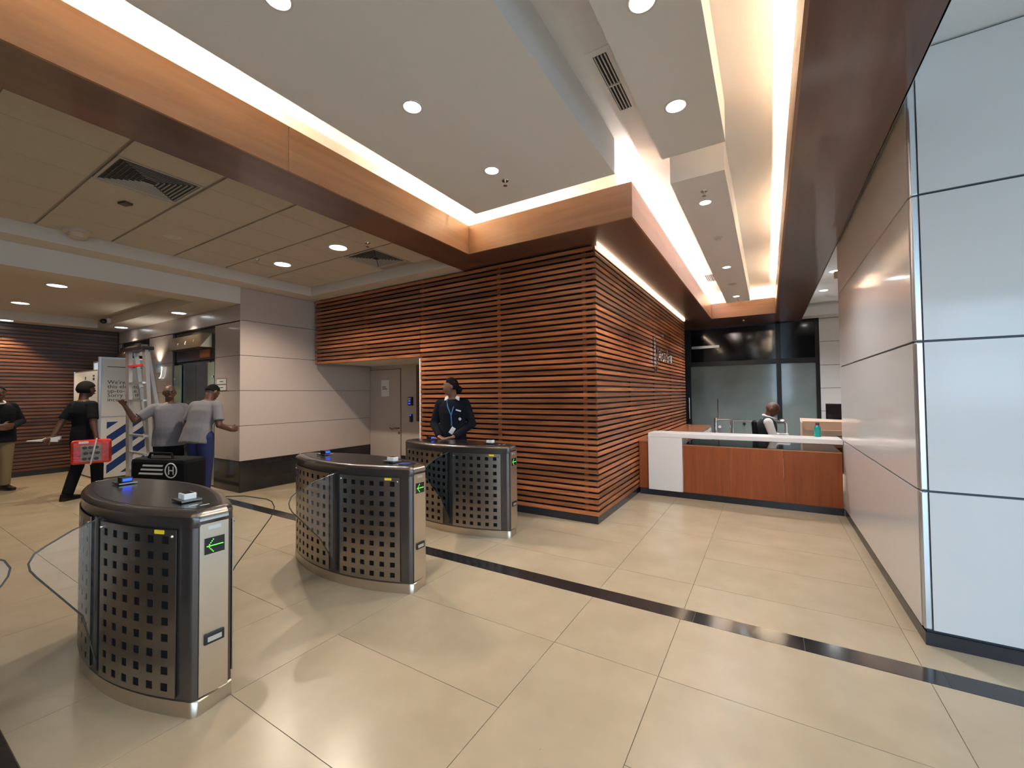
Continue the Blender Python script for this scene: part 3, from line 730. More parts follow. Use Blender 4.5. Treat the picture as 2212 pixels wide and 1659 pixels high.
# ================================================================== BEHIND THE CAMERA: street facade and closing walls
struct('wall_street', MB().box(-13.2, 0.2, -5.1, -5, 0, 3.9), 'slat_dark')  # unseen wall, widened and kept dark to cut daylight and reflections on the left
fa = struct('window_2', MB().box(0.2, 7, -5.06, -5, 3.25, 3.9).box(0.2, 7, -5.06, -5, 0, 0.08).box(0.2, 7, -5.06, -5, 2.3, 2.36), 'frame_black')
x = 0.2
while x <= 7.0:
    piece('mullion', (0.06, 0.08, 3.3), 'frame_black', fa, (x, -5.03, 1.65)); x += 1.36
struct('window_3', MB().box(7.0, 7.06, -5, 3.4, 3.25, 3.62).box(7.0, 7.06, -5, 3.4, 0, 0.08).box(7.0, 7.06, -5, 3.4, 2.3, 2.36).box(7.0, 7.06, -1.0, -0.94, 0, 3.3).box(7.0, 7.06, 1.2, 1.26, 0, 3.3), 'frame_black')
struct('ground', MB().box(-40, 60, -60, -5.1, -0.2, -0.12).box(7.1, 60, -5.1, 30, -0.2, -0.12), 'pavement')
for nm, loc, rot, sx, sy in (('window_portal', (3.6, -4.96, 1.7), (R(-90), 0, 0), 6.8, 3.3), ('window_portal', (6.97, -0.8, 1.7), (0, R(90), 0), 3.3, 8.4)):
    d_ = bpy.data.lights.new(nm, 'AREA'); d_.shape = 'RECTANGLE'; d_.size = sx; d_.size_y = sy; d_.energy = 1
    d_.cycles.is_portal = True
    o_ = bpy.data.objects.new(nm, d_); COL.objects.link(o_); o_.location = loc
    o_.rotation_euler = Vector((0, 1, 0) if loc[1] < -4 else (-1, 0, 0)).to_track_quat('-Z', 'Y' if loc[1] > -4 else 'Z').to_euler()

# ================================================================== TURNSTILES
TL, TR_ = 0.76, 0.034
def hw(x): return 0.099 + 0.153*(1 - (x/0.726)**2)
def outline(off=0.0, n=22):
    """closed plan outline; off > 0 shrinks it"""
    pts = []
    xs_ = [-(0.726) + 2*0.726*i/n for i in range(n + 1)]
    def shr(x, y):
        return (x*(1 - off/0.76), y - math.copysign(off, y) if abs(y) > 1e-6 else y)
    right = [(x, -hw(x)) for x in xs_]
    right += [(0.726 + TR_*math.sin(R(a)), -(0.099 - TR_ + TR_*math.cos(R(a)))) for a in (25, 50, 75, 90)]
    left = [(-x, -y) for x, y in right]
    for x, y in right + left: pts.append(shr(x, y))
    return pts
def ring(off, z): return [(x, y, z) for x, y in outline(off)]
def perf_panel(x0, x1, sgn, ncol, name, parent):
    z0, z1, nrow = 0.088, 0.872, 10
    hx, hz = 0.0185, 0.0185
    xb = [(x0, None)]
    pitch = (x1 - x0 - 0.03)/ncol
    xbk = [x0]; xh = []
    for c in range(ncol):
        xc = x0 + 0.015 + pitch*(c + 0.5)
        xbk += [xc - hx, xc + hx]
    xbk.append(x1)
    zp = (z1 - z0 - 0.02)/nrow; zbk = [z0]
    for r_ in range(nrow):
        zc = z0 + 0.008 + zp*(r_ + 0.5); zbk += [zc - hz, zc + hz]
    zbk.append(z1)
    v = []; f = []; nz = len(zbk)
    for x in xbk:
        for z in zbk: v.append((x, sgn*(hw(x) + 0.003), z))
    for i in range(len(xbk) - 1):
        for j in range(nz - 1):
            if i % 2 == 1 and j % 2 == 1: continue
            f.append((i*nz + j, (i+1)*nz + j, (i+1)*nz + j + 1, i*nz + j + 1))
    m = MB()._add(v, f)
    me = m.mesh(name); me.materials.append(MAT['steel'])
    o = link(name, me, None, parent)
    md = o.modifiers.new('thickness', 'SOLIDIFY'); md.thickness = 0.004; md.offset = 0
    dx = 0.028
    for xx in (x0 + dx*0.6, x1 - dx*0.6):
        y = sgn*(hw(xx) + 0.005)
        MB().cone((xx, y, z1 - 0.03), (xx, y + sgn*0.007, z1 - 0.03), 0.008, 0.006, 10).build('screw', 'chrome', o, True)
    return o
def wing(parent, sgn, tip, drop=0.0):
    # rounded triangular glass leaf
    a = hw(0.095) - 0.03
    top = [(a, 0.885), (tip*0.70, 0.842 - drop), (tip - 0.055, 0.790 - drop)]
    cor = [(tip - 0.018, 0.765 - drop), (tip, 0.725 - drop), (tip - 0.006, 0.69 - drop), (tip - 0.025, 0.655 - drop)]
    bot = [(tip*0.62, 0.40), (a + 0.03, 0.13), (a, 0.095)]
    poly = top + cor + bot
    g = MB().prism(poly, -0.005, 0.005, lambda u, w_, c: (0.095 + c, sgn*u, w_)).build('glass_wing', 'clear_glass', parent)
    MB().tube([(0.095, sgn*u, w_) for u, w_ in poly], 0.0038, 6).build('edge', 'edge_glass', g, True)
    return g
def make_turnstile(label, loc, group, left_tip=0.645, right_tip=0.65, rear_light=True, blue_tag=False):
    t = thing('turnstile', label, 'turnstile', loc, 0, group)
    MB().rings([ring(-0.004, 0.0), ring(-0.004, 0.066), ring(0.002, 0.072)]).build('base', 'steel_end', t, True)
    MB().rings([ring(0.006, 0.068), ring(0.006, 0.90)]).build('body', 'bronze', t, True)
    for s_ in (-1, 1):
        for xa, xb in ((0.14, 0.67), (-0.67, -0.005)):
            xs_ = [xa + (xb - xa)*i/8 for i in range(9)]
            MB().rings([[(x, s_*(hw(x) - 0.03), z), (x, s_*(hw(x) - 0.001), z)] if False else [(x, s_*(hw(x) - 0.03), 0.09), (x, s_*(hw(x) - 0.001), 0.09), (x, s_*(hw(x) - 0.001), 0.87), (x, s_*(hw(x) - 0.03), 0.87)] for x in xs_]).build('panel_lining', 'inner_black', t)
    rr = [ring(0.002, 0.880), ring(-0.004, 0.886)]
    for i in range(8):
        a = R(90*i/7); rr.append(ring(-0.004 + 0.042*(1 - math.cos(a)), 0.915 + 0.040*math.sin(a)))
    MB().rings(rr).build('top_cap', 'bronze', t, True)
    MB().rings([ring(0.050, 0.9545), ring(0.050, 0.9565)]).build('top_plate', 'elevator_steel', t)
    for s_ in (-1, 1):
        perf_panel(0.135, 0.675, s_, 6, 'perforated_panel', t)
        perf_panel(-0.675, 0.0, s_, 7, 'perforated_panel', t)
        MB().box(0.085, 0.105, min(s_*(hw(.1)-0.012), s_*(hw(.1)+0.003)), max(s_*(hw(.1)-0.012), s_*(hw(.1)+0.003)), 0.10, 0.885).build('wing_slot', 'black_plastic', t)
        p = MB().hexa([(0.56, s_*(hw(.56)+0.004), 0.850), (0.612, s_*(hw(.612)+0.004), 0.850), (0.612, s_*(hw(.612)+0.008), 0.850), (0.56, s_*(hw(.56)+0.008), 0.850), (0.56, s_*(hw(.56)+0.004), 0.868), (0.612, s_*(hw(.612)+0.004), 0.868), (0.612, s_*(hw(.612)+0.008), 0.868), (0.56, s_*(hw(.56)+0.008), 0.868)]).build('warning_sticker', 'yellow', t)
    for e in (-1, 1):
        MB().box(min(e*0.757, e*0.7635), max(e*0.757, e*0.7635), -0.062, 0.062, 0.085, 0.892).build('end_panel', 'steel_end', t)
        q = []
        for i in range(7):
            a = R(90*i/6); q.append((0.722 + 0.043*math.cos(a), 0.908 + 0.046*math.sin(a)))
        MB().rings([[(e*u, y_, w_) for u, w_ in q] + [(e*0.70, y_, 0.90)] for y_ in (-0.062, 0.062)]).build('end_trim', 'steel', t, True)
        MB().box(min(e*0.7635, e*0.766), max(e*0.7635, e*0.766), -0.025, 0.028, 0.862, 0.878).build('name_plate', 'alu', t)
        dsp = MB().box(min(e*0.7635, e*0.768), max(e*0.7635, e*0.768), -0.043, 0.043, 0.745, 0.822).build('arrow_display', 'screen_black', t)
        led = MB(); y_s = -1 if e > 0 else 1
        def dot(y, z): led.box(min(e*0.768, e*0.7695), max(e*0.768, e*0.7695), y_s*-y - 0.002, y_s*-y + 0.002, z - 0.0018, z + 0.0018)
        for i in range(15): dot(0.033 - i*0.0048, 0.783)
        for i in range(1, 5):
            dot(0.033 - i*0.0055 - 0.004, 0.783 + i*0.0072); dot(0.033 - i*0.0055 - 0.004, 0.783 - i*0.0072)
        lo = led.build('arrow_leds', 'led_green', dsp)
        if e > 0: lo.scale = (1, -1, 1)
        hd = MB().box(min(e*0.7635, e*0.773), max(e*0.7635, e*0.773), -0.043, 0.043, 0.318, 0.368).build('lock_recess', 'black_plastic', t, False, 0.003)
        MB().box(min(e*0.773, e*0.7745), max(e*0.773, e*0.7745), -0.03, 0.03, 0.330, 0.352).build('lock_plate', 'alu', hd)
    # card readers on the top plate
    for xx, lit in ((0.46, False), (-0.42, True)):
        b = MB().box(xx - 0.06, xx + 0.06, -0.045, 0.045, 0.962, 0.970).build('reader_plate', 'steel', t)
        bx = MB().box(xx - 0.03, xx + 0.042, -0.028, 0.028, 0.970, 1.000).build('card_reader', 'white_plastic' if not lit else 'black_plastic', t, False, 0.003)
        if lit: MB().box(xx + 0.042, xx + 0.0435, -0.022, 0.022, 0.978, 0.994).build('light', 'led_blue', bx)
        else: MB().box(xx - 0.02, xx + 0.034, -0.02, 0.02, 1.0, 1.0015).build('window', 'screen_black', bx)
        MB().cone((xx, 0, 0.9565), (xx, 0, 0.962), 0.03, 0.03, 12).build('spacer', 'black_plastic', b, True)
    for xx in (0.60, 0.635): MB().box(xx - 0.004, xx + 0.004, -0.045 + (xx-0.6), -0.005 + (xx-0.6), 0.9565, 0.9575).build('mark', 'white_plastic', t)
    if blue_tag: MB().lathe([(0, 0.9565), (0.05, 0.9565), (0.05, 0.9585), (0, 0.9585)], (0.60, 0.0, 0), 20).build('round_sticker', 'board_blue', t, True)
    wing(t, -1, left_tip, 0.0); wing(t, 1, right_tip, 0.0)
    return t
GT = 'row of lobby turnstiles'
XT = -3.08
make_turnstile('bronze and perforated steel turnstile standing nearest the bottom stripe of the floor', (XT, 0.995, 0), GT, 0.49, 0.66)
make_turnstile('bronze and perforated steel turnstile with a round blue sticker on its top', (XT, 2.405, 0), GT, 0.645, 0.65, True, True)
make_turnstile('bronze and perforated steel turnstile with a guard leaning on its top', (XT, 3.81, 0), GT)
make_turnstile('turnstile whose glass wing tip alone reaches into view', (XT, -0.24, 0), GT, 0.5, 0.69)

# ================================================================== RECEPTION COUNTER
t = thing('reception_counter', 'reception counter with white slab top and cherry timber front', 'counter', (0, 6.33, 0))
MB().box(-1.525, 0.752, 0.0, 0.40, 0.855, 0.912).build('top_slab', 'counter_white', t, False, 0.003)
MB().box(-1.525, -1.055, 0.0, 0.40, 0.088, 0.853).build('end_slab', 'counter_white', t, False, 0.003)
for i in range(3):
    a = -1.050 + i*0.6; b = min(a + 0.598, 0.745)
    MB().box(a, b, 0.03, 0.05, 0.088, 0.745).build('timber_panel', 'counter_wood', t)
MB().box(-1.050, 0.745, 0.03, 0.10, 0.745, 0.757).build('timber_lip', 'cherry_x', t)
MB().box(-1.050, 0.745, 0.10, 0.95, 0.725, 0.752).build('work_surface', 'dark_glazing', t)
MB().box(-1.66, 0.75, 0.035, 0.06, 0, 0.086).build('plinth', 'black_plinth', t)
MB().box(-1.668, -1.53, 0.045, 0.40, 0.088, 0.765).build('timber_post', 'counter_wood', t)
MB().box(-1.668, -1.53, 0.040, 0.40, 0.765, 0.785).build('post_cap', 'desk_wood', t)
t = thing('paper_sheet', 'white paper sheet lying on the counter in front of the seated man', 'paper', (-0.12, 6.56, 0.913))
MB().box(-0.11, 0.11, -0.10, 0.10, 0, 0.0015).build('sheet', 'paper', t)
t = thing('paper_sheet', 'white paper sheet lying on the counter beside the teal bottle', 'paper', (0.63, 6.53, 0.913))
MB().box(-0.06, 0.06, -0.10, 0.10, 0, 0.0015).build('sheet', 'paper', t)
# side desk along the slatted wall
t = thing('side_desk', 'timber topped side desk with white drawers along the slatted wall', 'desk', (-1.655, 6.75, 0))
MB().box(0, 0.565, 0, 3.65, 0.735, 0.762).build('desk_top', 'desk_wood', t)
MB().box(0.03, 0.545, 0.05, 3.60, 0.02, 0.733).build('carcass', 'drawer_white', t)
for i in range(6):
    d_ = MB().box(0.545, 0.556, 0.07 + i*0.59, 0.64 + i*0.59, 0.40, 0.72).build('drawer', 'drawer_white', t)
    MB().box(0.556, 0.570, 0.27 + i*0.59, 0.44 + i*0.59, 0.64, 0.655).build('handle', 'chrome', d_)
# rear desk with carton and monitor
t = thing('rear_desk', 'brown timber desk behind the reception counter by the white wall', 'desk', (0.40, 7.30, 0))
MB().box(0, 1.9, 0, 0.84, 0.715, 0.745).build('desk_top', 'desk_wood', t)
for x in (0.02, 1.82):
    for y in (0.03, 0.66): MB().box(x, x + 0.06, y, y + 0.06, 0, 0.715).build('leg', 'black_plastic', t)
MB().box(0.08, 1.82, 0.68, 0.70, 0.25, 0.715).build('back_panel', 'counter_wood', t)
t = thing('carton', 'open beige cardboard carton on the desk behind the counter', 'box', (0.41, 7.33, 0.745))
MB().box(0, 0.62, 0, 0.012, 0, 0.20).build('side', 'carton', t)
MB().box(0, 0.62, 0.388, 0.40, 0, 0.30).build('side', 'carton', t)
MB().box(0, 0.012, 0.012, 0.388, 0, 0.30).build('side', 'carton', t)
MB().box(0.608, 0.62, 0.012, 0.388, 0, 0.27).build('side', 'carton', t)
MB().box(0, 0.62, 0, 0.40, 0, 0.006).build('bottom', 'carton', t)
MB().box(0.40, 0.49, -0.003, 0.002, 0.115, 0.13).build('hand_hole', 'brown_plastic', t)
MB().hexa([(0.0, 0.388, 0.29), (0.62, 0.388, 0.29), (0.62, 0.40, 0.29), (0.0, 0.40, 0.29), (0.0, 0.47, 0.345), (0.62, 0.47, 0.325), (0.62, 0.48, 0.325), (0.0, 0.48, 0.345)]).build('flap', 'carton', t)
t = thing('monitor', 'black desktop monitor standing beside the white panelled wall', 'monitor', (1.0, 7.97, 0.745))
t.rotation_euler = (0, 0, R(-35))
MB().box(-0.28, 0.28, -0.02, 0.02, 0.22, 0.56).build('casing', 'black_plastic', t, False, 0.006)
MB().box(-0.265, 0.265, -0.023, -0.02, 0.24, 0.545).build('screen', 'screen_black', t)
MB().box(-0.03, 0.03, 0.0, 0.04, 0.015, 0.30).build('neck', 'black_plastic', t)
MB().box(-0.13, 0.13, -0.09, 0.11, 0, 0.015).build('foot', 'black_plastic', t, False, 0.004)
# teal bottle on the counter
t = thing('drink_bottle', 'teal plastic bottle with a plum screw cap on the counter', 'bottle', (0.535, 6.665, 0.912))
MB().lathe([(0, 0), (0.034, 0), (0.036, 0.006), (0.036, 0.10), (0.033, 0.125), (0.020, 0.143), (0.019, 0.146), (0, 0.146)], n=24).build('body', 'bottle_teal', t, True)
MB().lathe([(0, 0.146), (0.021, 0.146), (0.021, 0.176), (0.019, 0.179), (0, 0.179)], n=24).build('cap', 'bottle_cap', t, True)
# office chair of the seated man
t = thing('office_chair', 'black office chair behind the seated receptionist', 'chair', (0.09, 7.9, 0))
MB().box(-0.24, 0.26, -0.24, 0.24, 0.46, 0.55).build('seat', 'cloth_black', t, False, 0.03)
MB().hexa([(-0.30, -0.23, 0.60), (-0.22, -0.23, 0.60), (-0.22, 0.23, 0.60), (-0.30, 0.23, 0.60), (-0.33, -0.20, 1.03), (-0.26, -0.20, 1.03), (-0.26, 0.20, 1.03), (-0.33, 0.20, 1.03)]).build('backrest', 'cloth_black', t, False, 0.03)
MB().box(-0.31, -0.05, -0.03, 0.03, 0.44, 0.465).box(-0.315, -0.29, -0.03, 0.03, 0.44, 0.66).build('back_bracket', 'black_plastic', t)
MB().cone((0, 0, 0.09), (0, 0, 0.46), 0.03, 0.03, 12).build('gas_column', 'chrome', t, True)
for i in range(5):
    a = R(72*i + 10); c_, s_ = math.cos(a), math.sin(a)
    lg = MB().capsule((0, 0, 0.10), (0.28*c_, 0.28*s_, 0.075), 0.024, 0.018, 8).build('leg', 'black_plastic', t, True)
    MB().ell((0.28*c_, 0.28*s_, 0.03), (0.026, 0.026, 0.03), 10, 6).build('castor', 'black_plastic', lg, True)
# chrome gates behind the desk
t = thing('security_gate', 'chrome framed glass half gate behind the reception desk', 'gate', (-1.02, 10.5, 0))
MB().capsule((0, 0, 0), (0, 0, 0.90), 0.032, 0.032, 12).build('post', 'chrome', t, True)
MB().capsule((0.055, 0.0, 0.88), (0.055, 0, 1.345), 0.014, 0.014, 8).build('mast', 'chrome', t, True)
MB().tube([(0.02, 0, 0.885), (0.30, 0, 0.885), (0.30, 0, 0.02)], 0.014, 8).build('rail', 'chrome', t, True)
MB().box(0.05, 0.285, -0.006, 0.006, 0.10, 0.86).build('pane', 'frosted', t)
MB().cone((0.08, -0.02, 0.72), (0.08, -0.05, 0.72), 0.03, 0.03, 14).build('knob', 'white_plastic', t, True)
t = thing('security_gate', 'chrome framed glass swing gate behind the seated man', 'gate', (-0.675, 10.5, 0))
MB().tube([(0.0, 0, 0.02), (0.0, 0, 0.865), (0.94, 0, 0.865), (0.99, 0, 0.83), (1.0, 0, 0.02)], 0.018, 8).build('frame', 'chrome', t, True)
MB().box(0.03, 0.96, -0.006, 0.006, 0.10, 0.83).build('pane', 'frosted', t)
MB().cone((0.22, -0.012, 0.80), (0.22, -0.05, 0.80), 0.03, 0.02, 12).build('latch', 'elevator_steel', t, True)
t = thing('steel_bollard', 'brushed steel bollard post beside the glazed screen mullion', 'bollard', (0.245, 10.6, 0))
MB().capsule((0, 0, 0.0), (0, 0, 0.84), 0.085, 0.085, 20).build('shaft', 'steel', t, True)
MB().lathe([(0, 0), (0.12, 0), (0.12, 0.012), (0, 0.012)], n=24).build('flange', 'steel', t, True)

# ================================================================== LOBBY PROPS
# white hoarding round the second elevator
t = thing('hoarding', 'white hoarding board with blue diagonal stripes and lettering at the elevator', 'hoarding', (-10.51, 2.62, 0))
MB().box(-0.03, 0.0, 0.0, 0.74, 0.03, 1.16).build('lower_board', 'board_white', t)
MB().box(-0.03, 0.0, 0.0, 0.74, 1.165, 2.245).build('upper_board', 'board_white', t)
MB().box(-0.04, 0.012, -0.02, 0.012, 0, 2.27).build('corner_post', 'alu', t)
MB().box(-0.04, 0.008, 0.0, 0.74, 2.245, 2.27).build('top_rail', 'alu', t)
MB().box(-0.04, 0.008, 0.0, 0.74, 1.155, 1.168).build('mid_rail', 'alu', t)
mxh = lambda y, z: frame_mx((0.0015, y, z), (0, 1, 0), (0, 0, 1))
for i, s_ in enumerate(("We're bringing", 'this elevator', 'up-to-date.', 'Sorry for the', 'inconvenience.')):
    text('lettering', s_, 0.100, 'ink', t, mxh(0.10, 1.77 - i*0.082))
MB().box(0.0, 0.0015, 0.10, 0.62, 2.085, 2.097).build('print_line', 'ink', t)
def stripe(y0, z0, h):
    # diagonal band clipped to the board between y 0.10 and 0.66
    pts = [(0.10, z0), (0.10, z0 + h), (0.66, z0 + h + 0.56*0.80), (0.66, z0 + 0.56*0.80)]
    zt = 1.06
    out = []
    def clip(poly, zmax, up):
        res = []
        for i in range(len(poly)):
            a, b = poly[i], poly[(i+1) % len(poly)]
            ia = (a[1] <= zmax) if up else (a[1] >= zmax); ib = (b[1] <= zmax) if up else (b[1] >= zmax)
            if ia: res.append(a)
            if ia != ib:
                k_ = (zmax - a[1])/(b[1] - a[1]); res.append((a[0] + (b[0]-a[0])*k_, zmax))
        return res
    out = clip(clip(pts, zt, True), 0.10, False)
    if len(out) > 2: MB().prism(out, 0.0, 0.0015, lambda a, b, c: (c, a, b)).build('blue_stripe', 'board_blue', t)
for z0 in (-0.52, -0.21, 0.10, 0.37, 0.64, 0.93): stripe(0, z0, 0.155)
t = thing('hoarding', 'lower white hoarding panel with small symbols turned away from the ladder', 'hoarding', (-11.93, 2.60, 0))
MB().box(0.0, 1.37, 0.0, 0.03, 0.03, 2.02).build('board', 'board_white', t)
MB().box(-0.02, 0.0, -0.01, 0.04, 0, 2.04).build('post', 'alu', t)
MB().box(0.0, 1.37, -0.004, 0.034, 2.02, 2.035).build('top_rail', 'alu', t)
MB().box(0.65, 0.70, -0.002, 0.0, 1.86, 1.92).build('symbol', 'ink', t)
MB().box(1.10, 1.20, -0.002, 0.0, 1.84, 1.89).build('symbol', 'ink', t)
MB().box(1.10, 1.20, -0.002, 0.0, 1.91, 1.94).build('symbol', 'ink', t)
t = thing('light_panel', 'pale lit panel above the lower hoarding board', 'panel', (-12.0, 2.9, 0))
MB().box(0.0, 1.40, 0.0, 0.03, 2.05, 2.235).build('panel_face', 'window_panel', t)
MB().box(-0.03, 1.43, -0.01, 0.04, 2.235, 2.265).build('panel_frame', 'board_white', t)
MB().box(-0.03, 0.0, -0.01, 0.04, 0, 2.235).build('panel_post', 'board_white', t)
# step ladder
t = thing('step_ladder', 'aluminium step ladder with a red top rung and black cap', 'ladder', (-9.10, 2.72, 0))
def rail(nm, p0, p1, w=0.036, d_=0.05):
    p0 = Vector(p0); p1 = Vector(p1); q = [Vector((-w, -d_/2, 0)), Vector((w, -d_/2, 0)), Vector((w, d_/2, 0)), Vector((-w, d_/2, 0))]
    return MB().hexa([tuple(p0 + a) for a in q] + [tuple(p1 + a) for a in q]).build(nm, 'ladder_alu', t)
rail('rail', (-0.30, 0.01, 0.04), (-0.42, 0.02, 2.30), 0.075)
rail('rail', (0.46, 0.07, 0.04), (0.27, 0.03, 2.30), 0.06)
rail('rear_rail', (-0.20, 0.30, 0.04), (-0.30, 0.08, 2.28), 0.03)
rail('rear_rail', (0.40, 0.34, 0.04), (0.20, 0.08, 2.28), 0.03)
MB().box(-0.50, 0.36, -0.05, 0.12, 2.30, 2.36).build('top_cap', 'black_plastic', t, False, 0.01)
for i in range(7):
    z_ = 0.28 + i*0.295; f_ = z_/2.3
    xa = -0.30 - 0.12*f_; xb_ = 0.46 - 0.19*f_; y_ = 0.03
    MB().box(xa + 0.03, xb_ - 0.03, y_ - 0.04, y_ + 0.03, z_ - 0.015, z_ + 0.015).build('tread', 'red_plastic' if i == 6 else 'ladder_alu', t)
for i in range(3):
    z_ = 0.5 + i*0.6; MB().tube([(-0.20 - 0.044*z_, 0.30 - 0.096*z_, z_), (0.40 - 0.088*z_, 0.34 - 0.112*z_, z_)], 0.012, 6).build('rear_rung', 'ladder_alu', t, True)
for p in ((-0.30, 0.01), (0.46, 0.07), (-0.20, 0.30), (0.40, 0.34)):
    MB().box(p[0] - 0.05, p[0] + 0.05, p[1] - 0.035, p[1] + 0.035, 0, 0.045).build('foot', 'black_plastic', t)
# black tool bag with white bars and round emblem
t = thing('tool_bag', 'black tool bag with three white bars and a round emblem', 'bag', (-6.58, 2.30, 0), R(20))
MB().box(-0.42, 0.42, -0.16, 0.16, 0.0, 0.74).build('bag_body', 'bag_black', t, False, 0.05)
MB().tube([(-0.20, -0.10, 0.71), (-0.16, -0.10, 0.80), (0.16, -0.10, 0.80), (0.20, -0.10, 0.71)], 0.016, 8).build('handle', 'bag_black', t, True)
for i in range(3):
    MB().prism([(-0.20 - i*0.03, 0.665 - i*0.050), (0.11, 0.665 - i*0.050), (0.11 - 0.012, 0.642 - i*0.050), (-0.21 - i*0.03, 0.642 - i*0.050)], -0.1625, -0.160, lambda a, b, c: (a, c, b)).build('white_bar', 'print_white', t)
MB().tube([(0.23 + 0.085*math.cos(R(a)), -0.163, 0.60 + 0.088*math.sin(R(a))) for a in range(0, 360, 18)], 0.008, 6, True).build('emblem_ring', 'print_white', t, True)
em = MB().box(0.19, 0.202, -0.165, -0.16, 0.55, 0.65).box(0.258, 0.27, -0.165, -0.16, 0.55, 0.65).box(0.19, 0.27, -0.165, -0.16, 0.593, 0.607)
em.build('emblem_bars', 'print_white', t)
# red parcel carried by the person with the papers
t = thing('red_parcel', 'red wrapped parcel tied with white string carried at knee height', 'parcel', (-8.42, 2.02, 0.56), R(75))
MB().box(-0.21, 0.21, -0.08, 0.08, 0.0, 0.34).build('wrap', 'wrap_red', t, False, 0.03)
MB().box(-0.11, 0.10, -0.085, -0.078, 0.04, 0.27).build('printed_window', 'wrap_print', t)
for i, z_ in enumerate((0.075, 0.155, 0.235)):
    for j in range(3):
        MB().ell((-0.07 + j*0.06 + (i % 2)*0.012, -0.086, z_), (0.027, 0.003, 0.022), 10, 6).build('printed_leaf', 'wrap_leaf', t, True)
MB().box(-0.13, -0.03, -0.084, -0.076, 0.295, 0.325).build('label_patch', 'paper', t)
MB().tube([(-0.01, -0.088, -0.01), (0.02, -0.09, 0.17), (0.05, -0.082, 0.35), (0.05, 0.082, 0.35), (0.0, 0.085, -0.01)], 0.009, 6).build('string', 'paper', t, True)
t = thing('paper_roll', 'loose white papers held in the hand beside the red parcel', 'paper', (-8.95, 1.74, 0.90), R(70))
MB().hexa([(-0.26, -0.04, 0.0), (0.05, -0.05, -0.03), (0.05, 0.05, -0.03), (-0.26, 0.04, 0.0), (-0.26, -0.04, 0.004), (0.05, -0.05, 0.03), (0.05, 0.05, 0.03), (-0.26, 0.04, 0.004)]).build('sheets', 'paper', t)
MB().hexa([(-0.10, -0.045, 0.02), (0.07, -0.05, 0.0), (0.07, 0.06, 0.0), (-0.10, 0.05, 0.02), (-0.10, -0.045, 0.03), (0.07, -0.05, 0.045), (0.07, 0.06, 0.045), (-0.10, 0.05, 0.03)]).build('top_sheet', 'cloth_white', t)

# ================================================================== PEOPLE
def V(*a): return Vector(a)
def remesh(mb, name, vox, smooth=4):
    me = bpy.data.meshes.new(name); me.from_pydata(mb.v, [], mb.f)
    bm = bmesh.new(); bm.from_mesh(me); bmesh.ops.recalc_face_normals(bm, faces=bm.faces); bm.to_mesh(me); bm.free()
    o = bpy.data.objects.new('tmp', me); COL.objects.link(o)
    r_ = o.modifiers.new('r', 'REMESH'); r_.mode = 'VOXEL'; r_.voxel_size = vox
    s_ = o.modifiers.new('s', 'SMOOTH'); s_.factor = 0.5; s_.iterations = smooth
    dg = bpy.context.evaluated_depsgraph_get()
    out = bpy.data.meshes.new_from_object(o.evaluated_get(dg)); out.name = name
    bpy.data.objects.remove(o); bpy.data.meshes.remove(me)
    for p in out.polygons: p.use_smooth = True
    return out
def head_pts(inflate=0.0, n=44, m=34):
    rows = []
    for i in range(m + 1):
        t = math.pi*i/m; t = min(max(t, 0.02), math.pi - 0.02); row = []
        for j in range(n):
            p = 2*math.pi*j/n
            d = V(math.sin(t)*math.cos(p), math.sin(t)*math.sin(p), -math.cos(t))
            x, y, z = d.x*0.077, d.y*0.098, d.z*0.118
            if d.z < 0:
                k_ = -d.z
                x *= 1 - 0.26*k_**1.5
                y = y*(1 - 0.18*k_) + (0.016*k_ if d.y > 0 else 0.035*k_)
            if d.y > 0.3:
                g = lambda cx, cz, sx, sz: math.exp(-((d.x - cx)/sx)**2 - ((d.z - cz)/sz)**2)
                y += 0.024*g(0, -0.16, 0.13, 0.16) + 0.008*g(0, 0.02, 0.10, 0.2) - 0.011*(g(0.36, 0.08, 0.17, 0.11) + g(-0.36, 0.08, 0.17, 0.11)) + 0.006*g(0, 0.24, 0.6, 0.10) \
                     + 0.009*g(0, -0.46, 0.26, 0.05) + 0.008*g(0, -0.57, 0.24, 0.05) - 0.004*g(0, -0.51, 0.25, 0.03) + 0.010*g(0, -0.84, 0.3, 0.16)
            q = V(x, y, z); q += d*inflate
            row.append((q, d))
        rows.append(row)
    return rows
def lofted(mb, rings, n=22):
    rr = []
    for c, a, b in rings: rr.append([c + a*math.cos(2*math.pi*i/n) + b*math.sin(2*math.pi*i/n) for i in range(n)])
    mb.rings(rr)
